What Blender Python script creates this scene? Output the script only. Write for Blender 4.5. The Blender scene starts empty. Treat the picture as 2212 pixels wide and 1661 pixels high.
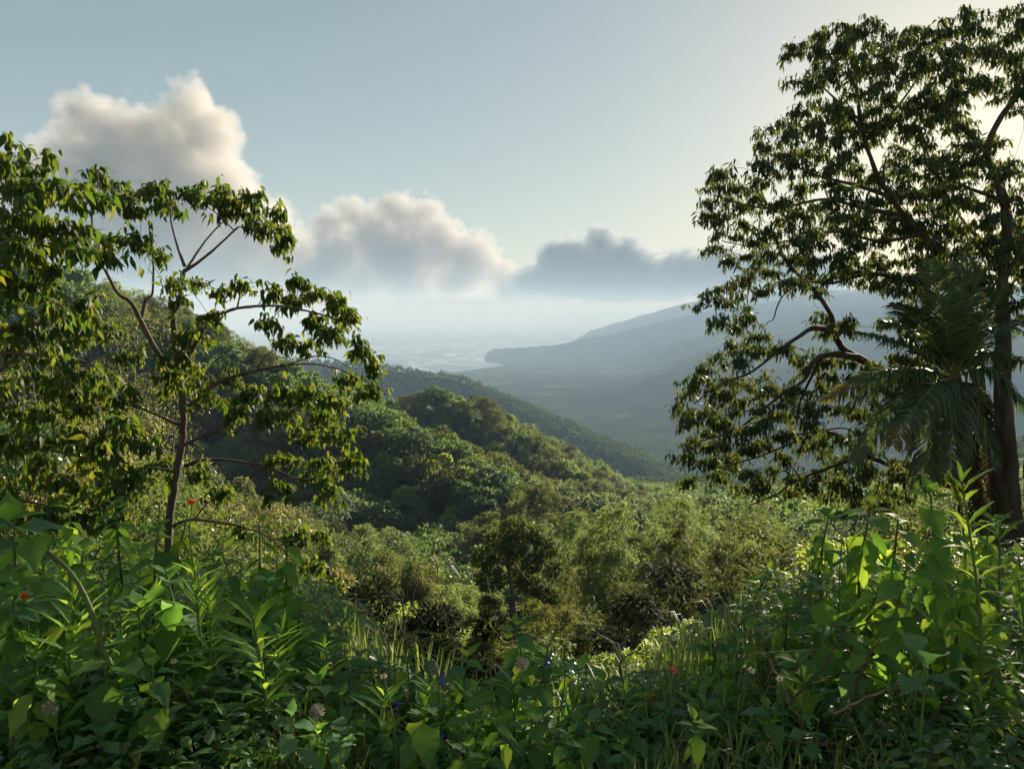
import bpy, math, random
import numpy as np
from mathutils import Vector, Matrix, noise as mnoise

random.seed(7)
rng = np.random.default_rng(7)
D = bpy.data
SC = bpy.context.scene
COL = SC.collection
R = math.radians

# ------------------------------------------------------------------ camera
CAMZ = 1.6
PITCH = R(4.87)
cam_d = D.cameras.new("camera")
cam_d.lens = 27.0
cam_d.sensor_width = 36.0
cam_d.clip_start = 0.05
cam_d.clip_end = 120000.0
cam = D.objects.new("camera", cam_d)
COL.objects.link(cam)
cam.location = (0, 0, CAMZ)
cam.rotation_euler = (math.pi / 2 - PITCH, 0, 0)
SC.camera = cam

# ------------------------------------------------------------------ sky and sun
SUN_EL = R(14.3)
SUN_AZ = R(32.3)            # to the right of the view axis (+Y)
world = D.worlds.new("World")
SC.world = world
world.use_nodes = True
wn = world.node_tree.nodes
wl = world.node_tree.links
wn.clear()
w_out = wn.new("ShaderNodeOutputWorld")
w_bg = wn.new("ShaderNodeBackground")
w_sky = wn.new("ShaderNodeTexSky")
w_sky.sky_type = 'NISHITA'
w_sky.sun_disc = False
w_sky.sun_elevation = SUN_EL
w_sky.sun_rotation = SUN_AZ
w_sky.altitude = 300
w_sky.air_density = 1.0
w_sky.dust_density = 0.6
w_sky.ozone_density = 0.6
w_bg.inputs["Strength"].default_value = 0.064
w_gam = wn.new("ShaderNodeGamma")          # compresses sky brightness: less glow by the sun, more fill light
w_gam.inputs["Gamma"].default_value = 0.55
w_hsv = wn.new("ShaderNodeHueSaturation")
w_hsv.inputs["Saturation"].default_value = 1.18
w_tint = wn.new("ShaderNodeMix"); w_tint.data_type = 'RGBA'; w_tint.blend_type = 'MULTIPLY'
w_tint.inputs[0].default_value = 1.0
w_tint.inputs[7].default_value = (0.97, 1.0, 0.94, 1)
wl.new(w_sky.outputs[0], w_gam.inputs[0]); wl.new(w_gam.outputs[0], w_hsv.inputs["Color"])
wl.new(w_hsv.outputs[0], w_tint.inputs[6]); wl.new(w_tint.outputs[2], w_bg.inputs[0])
wl.new(w_bg.outputs[0], w_out.inputs[0])

sun_d = D.lights.new("sun", 'SUN')
sun_d.energy = 4.3
sun_d.angle = R(0.6)
sun_d.color = (1.0, 0.89, 0.73)
sun = D.objects.new("sun", sun_d)
COL.objects.link(sun)
sdir = Vector((math.sin(SUN_AZ) * math.cos(SUN_EL), math.cos(SUN_AZ) * math.cos(SUN_EL), math.sin(SUN_EL)))
sun.rotation_euler = sdir.to_track_quat('Z', 'Y').to_euler()

SC.view_settings.view_transform = 'Standard'
SC.view_settings.look = 'None'
SC.view_settings.gamma = 1.0
SC.view_settings.use_curve_mapping = False
SC.view_settings.exposure = 1.75

cy = SC.cycles
cy.use_denoising = True
try:
    cy.denoiser = 'OPENIMAGEDENOISE'
    cy.denoising_input_passes = 'RGB_ALBEDO_NORMAL'
    cy.denoising_prefilter = 'ACCURATE'
except Exception:
    pass
cy.use_adaptive_sampling = True
cy.adaptive_threshold = 0.01
cy.max_bounces = 12
cy.diffuse_bounces = 7
cy.glossy_bounces = 2
cy.transmission_bounces = 7
cy.volume_bounces = 6
cy.transparent_max_bounces = 8
cy.sample_clamp_indirect = 6.0
cy.caustics_reflective = False
cy.caustics_refractive = False

# ------------------------------------------------------------------ helpers
FPX = 768.0
CP, SP = math.cos(PITCH), math.sin(PITCH)

def at(px, py, Y):
    """World point seen at pixel (px, py) of the 1024x768 frame, Y metres ahead."""
    u = (px - 512.0) / FPX
    v = (384.0 - py) / FPX
    wy = CP + SP * v
    wz = -SP + CP * v
    t = Y / wy
    return np.array((u * t, Y, wz * t + CAMZ))

K = 1024.0 / 2212.0
def at2(px, py, Y):          # the same, in the units the photograph was measured in
    return at(px * K, py * K, Y)

def mesh_arrays(name, V, faces, mats=(), midx=None, smooth=True):
    me = D.meshes.new(name)
    V = np.asarray(V, dtype=np.float32)
    faces = [np.asarray(f, dtype=np.int32) for f in faces if len(f)]
    nl = sum(f.size for f in faces)
    npoly = sum(len(f) for f in faces)
    me.vertices.add(len(V))
    me.vertices.foreach_set("co", V.ravel())
    me.loops.add(nl)
    me.loops.foreach_set("vertex_index", np.concatenate([f.ravel() for f in faces]))
    me.polygons.add(npoly)
    starts = []
    o = 0
    for f in faces:
        k = f.shape[1]
        starts.append(o + np.arange(len(f), dtype=np.int32) * k)
        o += f.size
    me.polygons.foreach_set("loop_start", np.concatenate(starts))
    me.polygons.foreach_set("use_smooth", np.full(npoly, smooth, dtype=bool))
    for m in mats:
        me.materials.append(m)
    if midx is not None:
        me.polygons.foreach_set("material_index", np.asarray(midx, dtype=np.int32))
    me.update(calc_edges=True)
    return me

class MB:
    """Collects geometry; quads and triangles kept apart, each with a material slot."""
    def __init__(s):
        s.V = []; s.Q = []; s.T = []; s.qm = []; s.tm = []; s.n = 0
    def add(s, V, Q=None, T=None, m=0):
        V = np.asarray(V, dtype=np.float32).reshape(-1, 3)
        if Q is not None and len(Q):
            q = np.asarray(Q, dtype=np.int32).reshape(-1, 4) + s.n
            s.Q.append(q); s.qm.append(np.full(len(q), m))
        if T is not None and len(T):
            t = np.asarray(T, dtype=np.int32).reshape(-1, 3) + s.n
            s.T.append(t); s.tm.append(np.full(len(t), m))
        s.V.append(V); s.n += len(V)
    def mesh(s, name, mats, smooth=True):
        V = np.concatenate(s.V)
        fl = []; mi = []
        if s.Q: fl.append(np.concatenate(s.Q)); mi += s.qm
        if s.T: fl.append(np.concatenate(s.T)); mi += s.tm
        return mesh_arrays(name, V, fl, mats, np.concatenate(mi), smooth)
    def obj(s, name, mats, parent=None, smooth=True):
        return link(name, s.mesh(name, mats, smooth), parent)

def link(name, me, parent=None):
    o = D.objects.new(name, me)
    COL.objects.link(o)
    if parent is not None:
        o.parent = parent
    return o

def empty(name, loc=(0, 0, 0)):
    o = D.objects.new(name, None)
    o.empty_display_size = 0.2
    COL.objects.link(o)
    o.location = [float(c) for c in loc]
    return o

def tag(o, label=None, cat=None, group=None, kind=None):
    if label: o["label"] = label
    if cat: o["category"] = cat
    if group: o["group"] = group
    if kind: o["kind"] = kind
    return o

def tube(mb, P, rad, sides=6, m=0, cap=False):
    P = np.asarray(P, dtype=float)
    n = len(P)
    rad = np.broadcast_to(np.asarray(rad, dtype=float), (n,))
    T = np.gradient(P, axis=0)
    T /= (np.linalg.norm(T, axis=1, keepdims=True) + 1e-9)
    ref = np.array((0.31, 0.17, 0.93)) if abs(T[0, 2]) < 0.8 else np.array((0.95, 0.23, 0.1))
    U = np.cross(T, ref); U /= (np.linalg.norm(U, axis=1, keepdims=True) + 1e-9)
    W = np.cross(T, U)
    a = np.arange(sides) * 2 * math.pi / sides
    V = P[:, None, :] + rad[:, None, None] * (np.cos(a)[None, :, None] * U[:, None, :] + np.sin(a)[None, :, None] * W[:, None, :])
    i = np.arange(n - 1)[:, None] * sides
    j = np.arange(sides)[None, :]
    jn = (j + 1) % sides
    Q = np.stack([i + j, i + jn, i + sides + jn, i + sides + j], axis=-1).reshape(-1, 4)
    V = V.reshape(-1, 3)
    T3 = None
    if cap:
        V = np.concatenate([V, P[-1:] + T[-1:] * rad[-1] * 0.5])
        k = (n - 1) * sides
        T3 = np.stack([k + np.arange(sides), k + (np.arange(sides) + 1) % sides, np.full(sides, len(V) - 1)], axis=-1)
    mb.add(V, Q, T3, m)

def spline(P, n):
    """Catmull-Rom through the points, n samples in all."""
    P = np.asarray(P, dtype=float)
    if len(P) < 3:
        t = np.linspace(0, 1, n)[:, None]
        return P[0] * (1 - t) + P[-1] * t
    E = np.vstack([2 * P[0] - P[1], P, 2 * P[-1] - P[-2]])
    t = np.linspace(0, len(P) - 1 - 1e-6, n)
    k = t.astype(int); f = (t - k)[:, None]
    p0, p1, p2, p3 = E[k], E[k + 1], E[k + 2], E[k + 3]
    return 0.5 * (2 * p1 + (p2 - p0) * f + (2 * p0 - 5 * p1 + 4 * p2 - p3) * f ** 2 + (3 * p1 - p0 - 3 * p2 + p3) * f ** 3)

def vnoise(x, y, seed=0):
    """Smooth value noise in [-1, 1], vectorised."""
    xi = np.floor(x).astype(np.int64); yi = np.floor(y).astype(np.int64)
    fx = x - xi; fy = y - yi
    fx = fx * fx * (3 - 2 * fx); fy = fy * fy * (3 - 2 * fy)
    def h(a, b):
        n = (a * 374761393 + b * 668265263 + seed * 1442695041) & 0x7fffffff
        n = ((n ^ (n >> 13)) * 1274126177) & 0x7fffffff
        return ((n ^ (n >> 16)) & 0xffff) / 32767.5 - 1.0
    return (h(xi, yi) * (1 - fx) + h(xi + 1, yi) * fx) * (1 - fy) + (h(xi, yi + 1) * (1 - fx) + h(xi + 1, yi + 1) * fx) * fy

def fbm(x, y, oct=4, seed=0):
    s = 0; a = 1.0; f = 1.0
    for k in range(oct):
        s = s + a * vnoise(x * f + 13.7 * k, y * f - 7.3 * k, seed + k)
        a *= 0.5; f *= 2.03
    return s

# ------------------------------------------------------------------ materials
def new_mat(name):
    m = D.materials.new(name)
    m.use_nodes = True
    nt = m.node_tree
    nt.nodes.clear()
    out = nt.nodes.new("ShaderNodeOutputMaterial")
    return m, nt.nodes, nt.links, out

def ramp(nodes, stops):
    r = nodes.new("ShaderNodeValToRGB")
    e = r.color_ramp.elements
    while len(e) > len(stops): e.remove(e[-1])
    while len(e) < len(stops): e.new(0.5)
    for k, (p, c) in enumerate(stops):
        e[k].position = p
        e[k].color = (*c, 1)
    return r

def leaf_mat(name, cols, trans, tfac=0.45, rough=0.5, spec=0.25, by_object=False, nscale=0.0, veins=False):
    """Leaf: diffuse + sheen on the face, light coming through from behind; colour differs leaf by leaf."""
    m, N, L, out = new_mat(name)
    geo = N.new("ShaderNodeNewGeometry")
    oi = N.new("ShaderNodeObjectInfo")
    src = oi.outputs["Random"] if by_object else geo.outputs["Random Per Island"]
    if nscale > 0:       # patches of differing colour through the crown
        tc = N.new("ShaderNodeTexCoord")
        nz = N.new("ShaderNodeTexNoise"); nz.inputs["Scale"].default_value = nscale; nz.inputs["Detail"].default_value = 1.0
        L.new(tc.outputs["Object"], nz.inputs["Vector"])
        a = N.new("ShaderNodeMath"); a.operation = 'MULTIPLY_ADD'
        L.new(nz.outputs["Fac"], a.inputs[0]); a.inputs[1].default_value = 1.6; a.inputs[2].default_value = -0.55
        b = N.new("ShaderNodeMath"); b.operation = 'MULTIPLY_ADD'
        L.new(src, b.inputs[0]); b.inputs[1].default_value = 0.55; L.new(a.outputs[0], b.inputs[2])
        c = N.new("ShaderNodeMath"); c.operation = 'MULTIPLY_ADD'
        L.new(oi.outputs["Random"], c.inputs[0]); c.inputs[1].default_value = 0.3; L.new(b.outputs[0], c.inputs[2])
        d = N.new("ShaderNodeMath"); d.operation = 'ADD'; d.use_clamp = True
        L.new(c.outputs[0], d.inputs[0]); d.inputs[1].default_value = -0.25
        src = d.outputs[0]
    n = len(cols)
    st = [(k / max(1, n - 1), c) for k, c in enumerate(cols)]
    r = ramp(N, st); L.new(src, r.inputs[0])
    st2 = [(k / max(1, len(trans) - 1), c) for k, c in enumerate(trans)]
    r2 = ramp(N, st2); L.new(src, r2.inputs[0])
    p = N.new("ShaderNodeBsdfPrincipled")
    p.inputs["Roughness"].default_value = rough
    p.inputs["Specular IOR Level"].default_value = spec
    col = r.outputs[0]
    if veins:
        uv = N.new("ShaderNodeTexCoord")
        sep = N.new("ShaderNodeSeparateXYZ"); L.new(uv.outputs["Object"], sep.inputs[0])
        ab = N.new("ShaderNodeMath"); ab.operation = 'ABSOLUTE'; L.new(sep.outputs["Y"], ab.inputs[0])
        ma = N.new("ShaderNodeMath"); ma.operation = 'MULTIPLY_ADD'; L.new(ab.outputs[0], ma.inputs[0]); ma.inputs[1].default_value = -0.9; L.new(sep.outputs["X"], ma.inputs[2])
        mu = N.new("ShaderNodeMath"); mu.operation = 'MULTIPLY'; L.new(ma.outputs[0], mu.inputs[0]); mu.inputs[1].default_value = 55.0
        si = N.new("ShaderNodeMath"); si.operation = 'SINE'; L.new(mu.outputs[0], si.inputs[0])
        pw = N.new("ShaderNodeMath"); pw.operation = 'POWER'; 
        mx = N.new("ShaderNodeMath"); mx.operation = 'MAXIMUM'; L.new(si.outputs[0], mx.inputs[0]); mx.inputs[1].default_value = 0.0
        L.new(mx.outputs[0], pw.inputs[0]); pw.inputs[1].default_value = 6.0
        mr = N.new("ShaderNodeMath"); mr.operation = 'LESS_THAN'; L.new(ab.outputs[0], mr.inputs[0]); mr.inputs[1].default_value = 0.012
        vv = N.new("ShaderNodeMath"); vv.operation = 'MAXIMUM'; L.new(pw.outputs[0], vv.inputs[0]); L.new(mr.outputs[0], vv.inputs[1])
        nzz = N.new("ShaderNodeTexNoise"); nzz.inputs["Scale"].default_value = 9.0; nzz.inputs["Detail"].default_value = 3.0
        L.new(uv.outputs["Object"], nzz.inputs["Vector"])
        mixc = N.new("ShaderNodeMix"); mixc.data_type = 'RGBA'; mixc.blend_type = 'MULTIPLY'; mixc.inputs[0].default_value = 0.6
        nb_ = N.new("ShaderNodeMath"); nb_.operation = 'MULTIPLY_ADD'; L.new(nzz.outputs["Fac"], nb_.inputs[0]); nb_.inputs[1].default_value = 1.6; nb_.inputs[2].default_value = 0.2
        L.new(col, mixc.inputs[6]); L.new(nb_.outputs[0], mixc.inputs[7])
        br = N.new("ShaderNodeMix"); br.data_type = 'RGBA'; br.inputs[7].default_value = (0.13, 0.2, 0.06, 1)
        vf = N.new("ShaderNodeMath"); vf.operation = 'MULTIPLY'; L.new(vv.outputs[0], vf.inputs[0]); vf.inputs[1].default_value = 0.45
        L.new(vf.outputs[0], br.inputs[0]); L.new(mixc.outputs[2], br.inputs[6])
        col = br.outputs[2]
        fl = N.new("ShaderNodeTexNoise"); fl.inputs["Scale"].default_value = 14.0; fl.inputs["Detail"].default_value = 2.0
        vo = N.new("ShaderNodeVectorMath"); vo.operation = 'ADD'; L.new(uv.outputs["Object"], vo.inputs[0]); L.new(oi.outputs["Location"], vo.inputs[1]); L.new(vo.outputs[0], fl.inputs["Vector"])
        fr_ = N.new("ShaderNodeMapRange"); fr_.inputs[1].default_value = 0.66; fr_.inputs[2].default_value = 0.72; L.new(fl.outputs["Fac"], fr_.inputs[0])
        bw = N.new("ShaderNodeMix"); bw.data_type = 'RGBA'; bw.inputs[7].default_value = (0.13, 0.085, 0.03, 1)
        L.new(fr_.outputs[0], bw.inputs[0]); L.new(col, bw.inputs[6]); col = bw.outputs[2]
        bp = N.new("ShaderNodeBump"); bp.inputs["Strength"].default_value = 0.25; bp.inputs["Distance"].default_value = 0.01
        bp.invert = True
        L.new(vv.outputs[0], bp.inputs["Height"]); L.new(bp.outputs[0], p.inputs["Normal"])
    L.new(col, p.inputs["Base Color"])
    t = N.new("ShaderNodeBsdfTranslucent"); L.new(r2.outputs[0], t.inputs["Color"])
    mix = N.new("ShaderNodeMixShader"); mix.inputs[0].default_value = tfac
    L.new(p.outputs[0], mix.inputs[1]); L.new(t.outputs[0], mix.inputs[2])
    L.new(mix.outputs[0], out.inputs[0])
    return m

def bark_mat(name, c1, c2, scale=6.0, rough=0.85, stretch=(1, 1, 0.25), bump=0.6):
    m, N, L, out = new_mat(name)
    tc = N.new("ShaderNodeTexCoord")
    mp = N.new("ShaderNodeMapping"); mp.inputs["Scale"].default_value = stretch
    L.new(tc.outputs["Object"], mp.inputs[0])
    nz = N.new("ShaderNodeTexNoise"); nz.inputs["Scale"].default_value = scale; nz.inputs["Detail"].default_value = 6
    L.new(mp.outputs[0], nz.inputs["Vector"])
    r = ramp(N, [(0.3, c1), (0.7, c2)]); L.new(nz.outputs["Fac"], r.inputs[0])
    p = N.new("ShaderNodeBsdfPrincipled"); p.inputs["Roughness"].default_value = rough
    p.inputs["Specular IOR Level"].default_value = 0.2
    L.new(r.outputs[0], p.inputs["Base Color"])
    bp = N.new("ShaderNodeBump"); bp.inputs["Strength"].default_value = bump; bp.inputs["Distance"].default_value = 0.03
    L.new(nz.outputs["Fac"], bp.inputs["Height"]); L.new(bp.outputs[0], p.inputs["Normal"])
    L.new(p.outputs[0], out.inputs[0])
    return m

def plain_mat(name, c, rough=0.6, trans=None, tfac=0.3):
    m, N, L, out = new_mat(name)
    p = N.new("ShaderNodeBsdfPrincipled"); p.inputs["Roughness"].default_value = rough
    p.inputs["Specular IOR Level"].default_value = 0.2
    tc = N.new("ShaderNodeTexCoord")
    nz = N.new("ShaderNodeTexNoise"); nz.inputs["Scale"].default_value = 30; nz.inputs["Detail"].default_value = 3
    L.new(tc.outputs["Object"], nz.inputs["Vector"])
    r = ramp(N, [(0.25, tuple(k * 0.7 for k in c)), (0.75, tuple(min(1, k * 1.2) for k in c))]); L.new(nz.outputs["Fac"], r.inputs[0])
    L.new(r.outputs[0], p.inputs["Base Color"])
    if trans:
        t = N.new("ShaderNodeBsdfTranslucent"); t.inputs[0].default_value = (*trans, 1)
        mix = N.new("ShaderNodeMixShader"); mix.inputs[0].default_value = tfac
        L.new(p.outputs[0], mix.inputs[1]); L.new(t.outputs[0], mix.inputs[2]); L.new(mix.outputs[0], out.inputs[0])
    else:
        L.new(p.outputs[0], out.inputs[0])
    return m

# ------------------------------------------------------------------ the lie of the land
SEA = -300.0

def crest(pts, lift=0.0):
    P = np.array([at(px, py, Y) for px, py, Y in pts])
    P[:, 2] -= lift
    return P

SPUR_A = crest([(-260, 150, 230), (-120, 205, 225), (20, 258, 215), (100, 282, 205), (200, 333, 195), (290, 378, 182), (360, 414, 168), (420, 440, 152), (480, 474, 140), (545, 514, 126), (600, 556, 112)], 5.5)
SPUR_B = crest([(150, 330, 420), (260, 380, 370), (340, 403, 330), (390, 405, 312), (440, 400, 298), (485, 412, 286), (525, 444, 270), (585, 477, 250), (640, 500, 232), (700, 530, 214)], 5.0)
SPUR_C = crest([(-200, 235, 1750), (0, 275, 1650), (110, 308, 1560), (200, 325, 1500), (243, 331, 1440), (300, 345, 1390), (350, 354, 1340), (392, 362, 1300), (405, 366, 1290), (440, 374, 1260), (470, 383, 1200), (500, 396, 1130), (540, 412, 1060), (600, 440, 960), (680, 480, 830), (760, 520, 700)], 7.0)
PEAK = crest([(60, 305, 2300), (95, 288, 2260), (113, 268, 2240), (128, 271, 2230), (150, 286, 2210), (200, 322, 2150)], 5)
HEAD = crest([(483, 359, 5900), (489, 351, 5880), (497, 347.5, 5800), (545, 344, 5500), (600, 335, 5400), (660, 321, 5300), (720, 308, 5200), (800, 297, 5100), (900, 290, 5000), (1000, 286, 5000), (1200, 284, 5000), (1500, 282, 5000)], 0)
FAR = crest([(541, 346, 7600), (565, 337, 7500), (600, 327, 7300), (635, 317, 7150), (666, 308, 7000), (700, 300, 6900), (760, 292, 6700), (860, 288, 6400), (1000, 288, 6000), (1300, 288, 5200)], 0)
EAST = crest([(1420, 330, 420), (1300, 400, 330), (1180, 450, 260), (1080, 500, 200), (1000, 540, 150)], 6)

def ridge(x, y, P, k, curve=0.0):
    best = np.full(x.shape, 1e18); zz = np.zeros(x.shape)
    for a, b in zip(P[:-1], P[1:]):
        d = b[:2] - a[:2]; l2 = d @ d
        t = np.clip(((x - a[0]) * d[0] + (y - a[1]) * d[1]) / l2, 0, 1)
        dx = x - (a[0] + t * d[0]); dy = y - (a[1] + t * d[1])
        q = dx * dx + dy * dy
        z = a[2] + t * (b[2] - a[2])
        w = q < best
        best = np.where(w, q, best); zz = np.where(w, z, zz)
    d = np.sqrt(best)
    return zz - k * d + curve * np.minimum(d, 4000) ** 2

def smax(a, b, s):
    h = np.clip(0.5 + 0.5 * (a - b) / s, 0, 1)
    return b * (1 - h) + a * h + s * h * (1 - h)

COAST = [np.array(at(px, py, 1.0)) for px, py in [(300, 378), (435, 374.8), (470, 370), (505, 365.5), (497, 362), (484, 359)]]
def seapt(p):      # where that sight line meets the sea
    d = p - np.array((0, 0, CAMZ))
    t = (SEA - CAMZ) / d[2]
    return d[:2] * t
CO = np.array([seapt(p) for p in COAST])
CO = np.vstack([[-9000, 2600], [-2600, 3300], CO, [700, 7300], [2500, 9500], [9000, 12000]])

def land_sd(x, y):
    """Signed distance to the coast, positive on land (the right-hand side going out)."""
    best = np.full(x.shape, 1e18); sg = np.ones(x.shape)
    for a, b in zip(CO[:-1], CO[1:]):
        d = b - a; l2 = d @ d
        t = np.clip(((x - a[0]) * d[0] + (y - a[1]) * d[1]) / l2, 0, 1)
        dx = x - (a[0] + t * d[0]); dy = y - (a[1] + t * d[1])
        q = dx * dx + dy * dy
        c = d[0] * (y - a[1]) - d[1] * (x - a[0])
        w = q < best
        best = np.where(w, q, best); sg = np.where(w, np.where(c < 0, 1, -1), sg)
    return np.sqrt(best) * sg

def height(x, y):
    x = np.asarray(x, dtype=float); y = np.asarray(y, dtype=float)
    # the terrace with its brow, then the slope below the viewpoint
    brow = 2.75 + 1.35 * (1 - np.exp(-((x - 0.15) / 1.1) ** 2)) + 0.15 * vnoise(x * 0.7, x * 0 + 3.3, 5) + 0.05 * np.abs(x)
    dd = np.maximum(y - brow, 0)
    near = -0.60 * dd ** 1.06 * (dd < 30) + (dd >= 30) * (-0.60 * 30 ** 1.06 - 0.30 * (dd - 30))
    near = near + np.clip(-x - 6, 0, 60) * 0.33 * np.clip((y - 4) / 10, 0, 1)
    near = near + np.clip(x - 7, 0, 40) * 0.32 * np.clip((y - 6) / 8, 0, 1)
    near = near + 0.06 * fbm(x * 0.8, y * 0.8, 3, 2) + np.clip(dd / 20, 0, 1) * 1.0 * fbm(x * 0.07, y * 0.07, 3, 9)
    valley = -36 - 0.21 * np.maximum(y - 110, 0)
    valley = np.maximum(valley, SEA + 8) + 3 * fbm(x * 0.01, y * 0.01, 3, 4)
    h = smax(near, valley, 4.0)
    n1 = fbm(x * 0.02, y * 0.02, 4, 11); n2 = fbm(x * 0.004, y * 0.004, 4, 17); n3 = fbm(x * 0.0012, y * 0.0012, 5, 23)
    h = smax(h, ridge(x, y, SPUR_A, 0.42) + 1.6 * n1, 5)
    h = smax(h, ridge(x, y, SPUR_B, 0.45) + 2.0 * n1, 6)
    h = smax(h, ridge(x, y, EAST, 0.45) + 2.0 * n1, 6)
    h = smax(h, ridge(x, y, SPUR_C, 0.40) + 5.0 * n2, 14)
    h = smax(h, ridge(x, y, PEAK, 0.55) + 6.0 * n2, 14)
    far = y > 2300
    sd = land_sd(x, y)
    plain = SEA + np.clip(sd * 0.16, -60, 26) + np.clip(sd - 160, 0, 1500) * 0.02
    rid = 1 - np.abs(fbm(x * 0.0016 + 4, y * 0.0011, 5, 29))
    inl = np.clip(sd / 900, 0, 1)
    m = smax(plain, ridge(x, y, HEAD, 0.30) + 10 * n3 * np.clip(sd / 500, 0, 1), 12)
    m = smax(m, ridge(x, y, HEAD, 0.085) - 6 + 34 * (rid - 0.85) * inl - 170 * (1 - np.clip((sd - 200) / 1500, 0, 1)), 24)
    m = smax(m, ridge(x, y, FAR, 0.26) + 20 * n3 * inl, 14)
    m = np.where(sd < 0, np.minimum(m, SEA + np.clip(sd * 0.5, -60, 0) - 1.5), m)
    bl = np.clip((y - 1250) / 900, 0, 1)
    bl = np.where((ridge(x, y, PEAK, 0.55) > h - 25) & (y < 2700), np.minimum(bl, 0.35), bl)
    return h * (1 - bl) + np.where(bl > 0, m, 0) * bl

def build_ground():
    # sheet with finer cells near the viewpoint
    rr = np.concatenate([np.linspace(0.0, 12, 50), np.geomspace(12.25, 60, 80)[0:], np.geomspace(61, 520, 170), np.geomspace(526, 9800, 230)])
    az = np.concatenate([np.linspace(-180, -52, 22)[:-1], np.linspace(-52, 52, 420), np.linspace(52, 180, 22)[1:-1]])
    RR, AZ = np.meshgrid(rr, np.radians(az), indexing='ij')
    X = RR * np.sin(AZ); Y = RR * np.cos(AZ)
    Z = height(X, np.maximum(Y, -60))
    Z = np.where(Y < 0, np.minimum(Z, 0.2) * 1.0, Z)
    Z = np.where(Y < -3, Z * 0 - 0.0 + np.clip((-Y - 3) * 0.6, 0, 9), Z)  # unseen bank behind the viewpoint, added to throw light on the weeds
    n, m = X.shape
    V = np.stack([X, Y, Z], -1).reshape(-1, 3)
    i = np.arange(n - 1)[:, None] * m; j = np.arange(m)[None, :]; jn = (j + 1) % m
    Q = np.stack([i + j, i + m + j, i + m + jn, i + jn], -1).reshape(-1, 4)
    mat, N, L, out = new_mat("hillside_soil_and_scrub")
    tc = N.new("ShaderNodeTexCoord")
    nz = N.new("ShaderNodeTexNoise"); nz.inputs["Scale"].default_value = 0.9; nz.inputs["Detail"].default_value = 8
    L.new(tc.outputs["Object"], nz.inputs["Vector"])
    r = ramp(N, [(0.32, (0.016, 0.026, 0.010)), (0.5, (0.025, 0.040, 0.014)), (0.72, (0.045, 0.058, 0.022))])
    L.new(nz.outputs["Fac"], r.inputs[0])
    nb = N.new("ShaderNodeTexNoise"); nb.inputs["Scale"].default_value = 0.045; nb.inputs["Detail"].default_value = 9; nb.inputs["Roughness"].default_value = 0.65
    L.new(tc.outputs["Object"], nb.inputs["Vector"])
    p = N.new("ShaderNodeBsdfDiffuse")
    sy = N.new("ShaderNodeSeparateXYZ"); L.new(tc.outputs["Object"], sy.inputs[0])
    lt = N.new("ShaderNodeMapRange"); lt.inputs[1].default_value = 0.6; lt.inputs[2].default_value = -0.4; L.new(sy.outputs["Y"], lt.inputs[0])
    lx = N.new("ShaderNodeMath"); lx.operation = 'GREATER_THAN'; L.new(sy.outputs["Y"], lx.inputs[0]); lx.inputs[1].default_value = -40.0
    lm = N.new("ShaderNodeMath"); lm.operation = 'MULTIPLY'; L.new(lt.outputs[0], lm.inputs[0]); L.new(lx.outputs[0], lm.inputs[1])
    bounce_earth = ramp(N, [(0.3, (0.30, 0.25, 0.18)), (0.7, (0.42, 0.36, 0.27))]); L.new(nz.outputs["Fac"], bounce_earth.inputs[0])  # pale colour of the added bank, bounces sunlight onto the foreground
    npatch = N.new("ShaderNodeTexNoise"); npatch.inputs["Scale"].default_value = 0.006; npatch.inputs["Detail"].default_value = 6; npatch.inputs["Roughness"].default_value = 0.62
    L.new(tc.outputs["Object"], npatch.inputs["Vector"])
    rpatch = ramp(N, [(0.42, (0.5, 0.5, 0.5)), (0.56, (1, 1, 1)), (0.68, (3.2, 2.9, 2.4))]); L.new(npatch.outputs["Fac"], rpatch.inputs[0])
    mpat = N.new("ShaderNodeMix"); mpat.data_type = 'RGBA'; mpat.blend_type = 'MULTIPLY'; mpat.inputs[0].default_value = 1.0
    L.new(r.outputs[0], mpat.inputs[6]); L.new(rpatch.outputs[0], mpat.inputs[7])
    mixe = N.new("ShaderNodeMix"); mixe.data_type = 'RGBA'; L.new(lm.outputs[0], mixe.inputs[0]); L.new(mpat.outputs[2], mixe.inputs[6]); L.new(bounce_earth.outputs[0], mixe.inputs[7])
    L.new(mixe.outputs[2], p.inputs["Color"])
    bp = N.new("ShaderNodeBump"); bp.inputs["Strength"].default_value = 1.0; bp.inputs["Distance"].default_value = 1.0
    L.new(nb.outputs["Fac"], bp.inputs["Height"]); L.new(bp.outputs[0], p.inputs["Normal"])
    L.new(p.outputs[0], out.inputs[0])
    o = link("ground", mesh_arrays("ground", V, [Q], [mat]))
    tag(o, "green mountain land dropping from the grassy brow to the coast", kind="structure")
    return o
build_ground()

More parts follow.
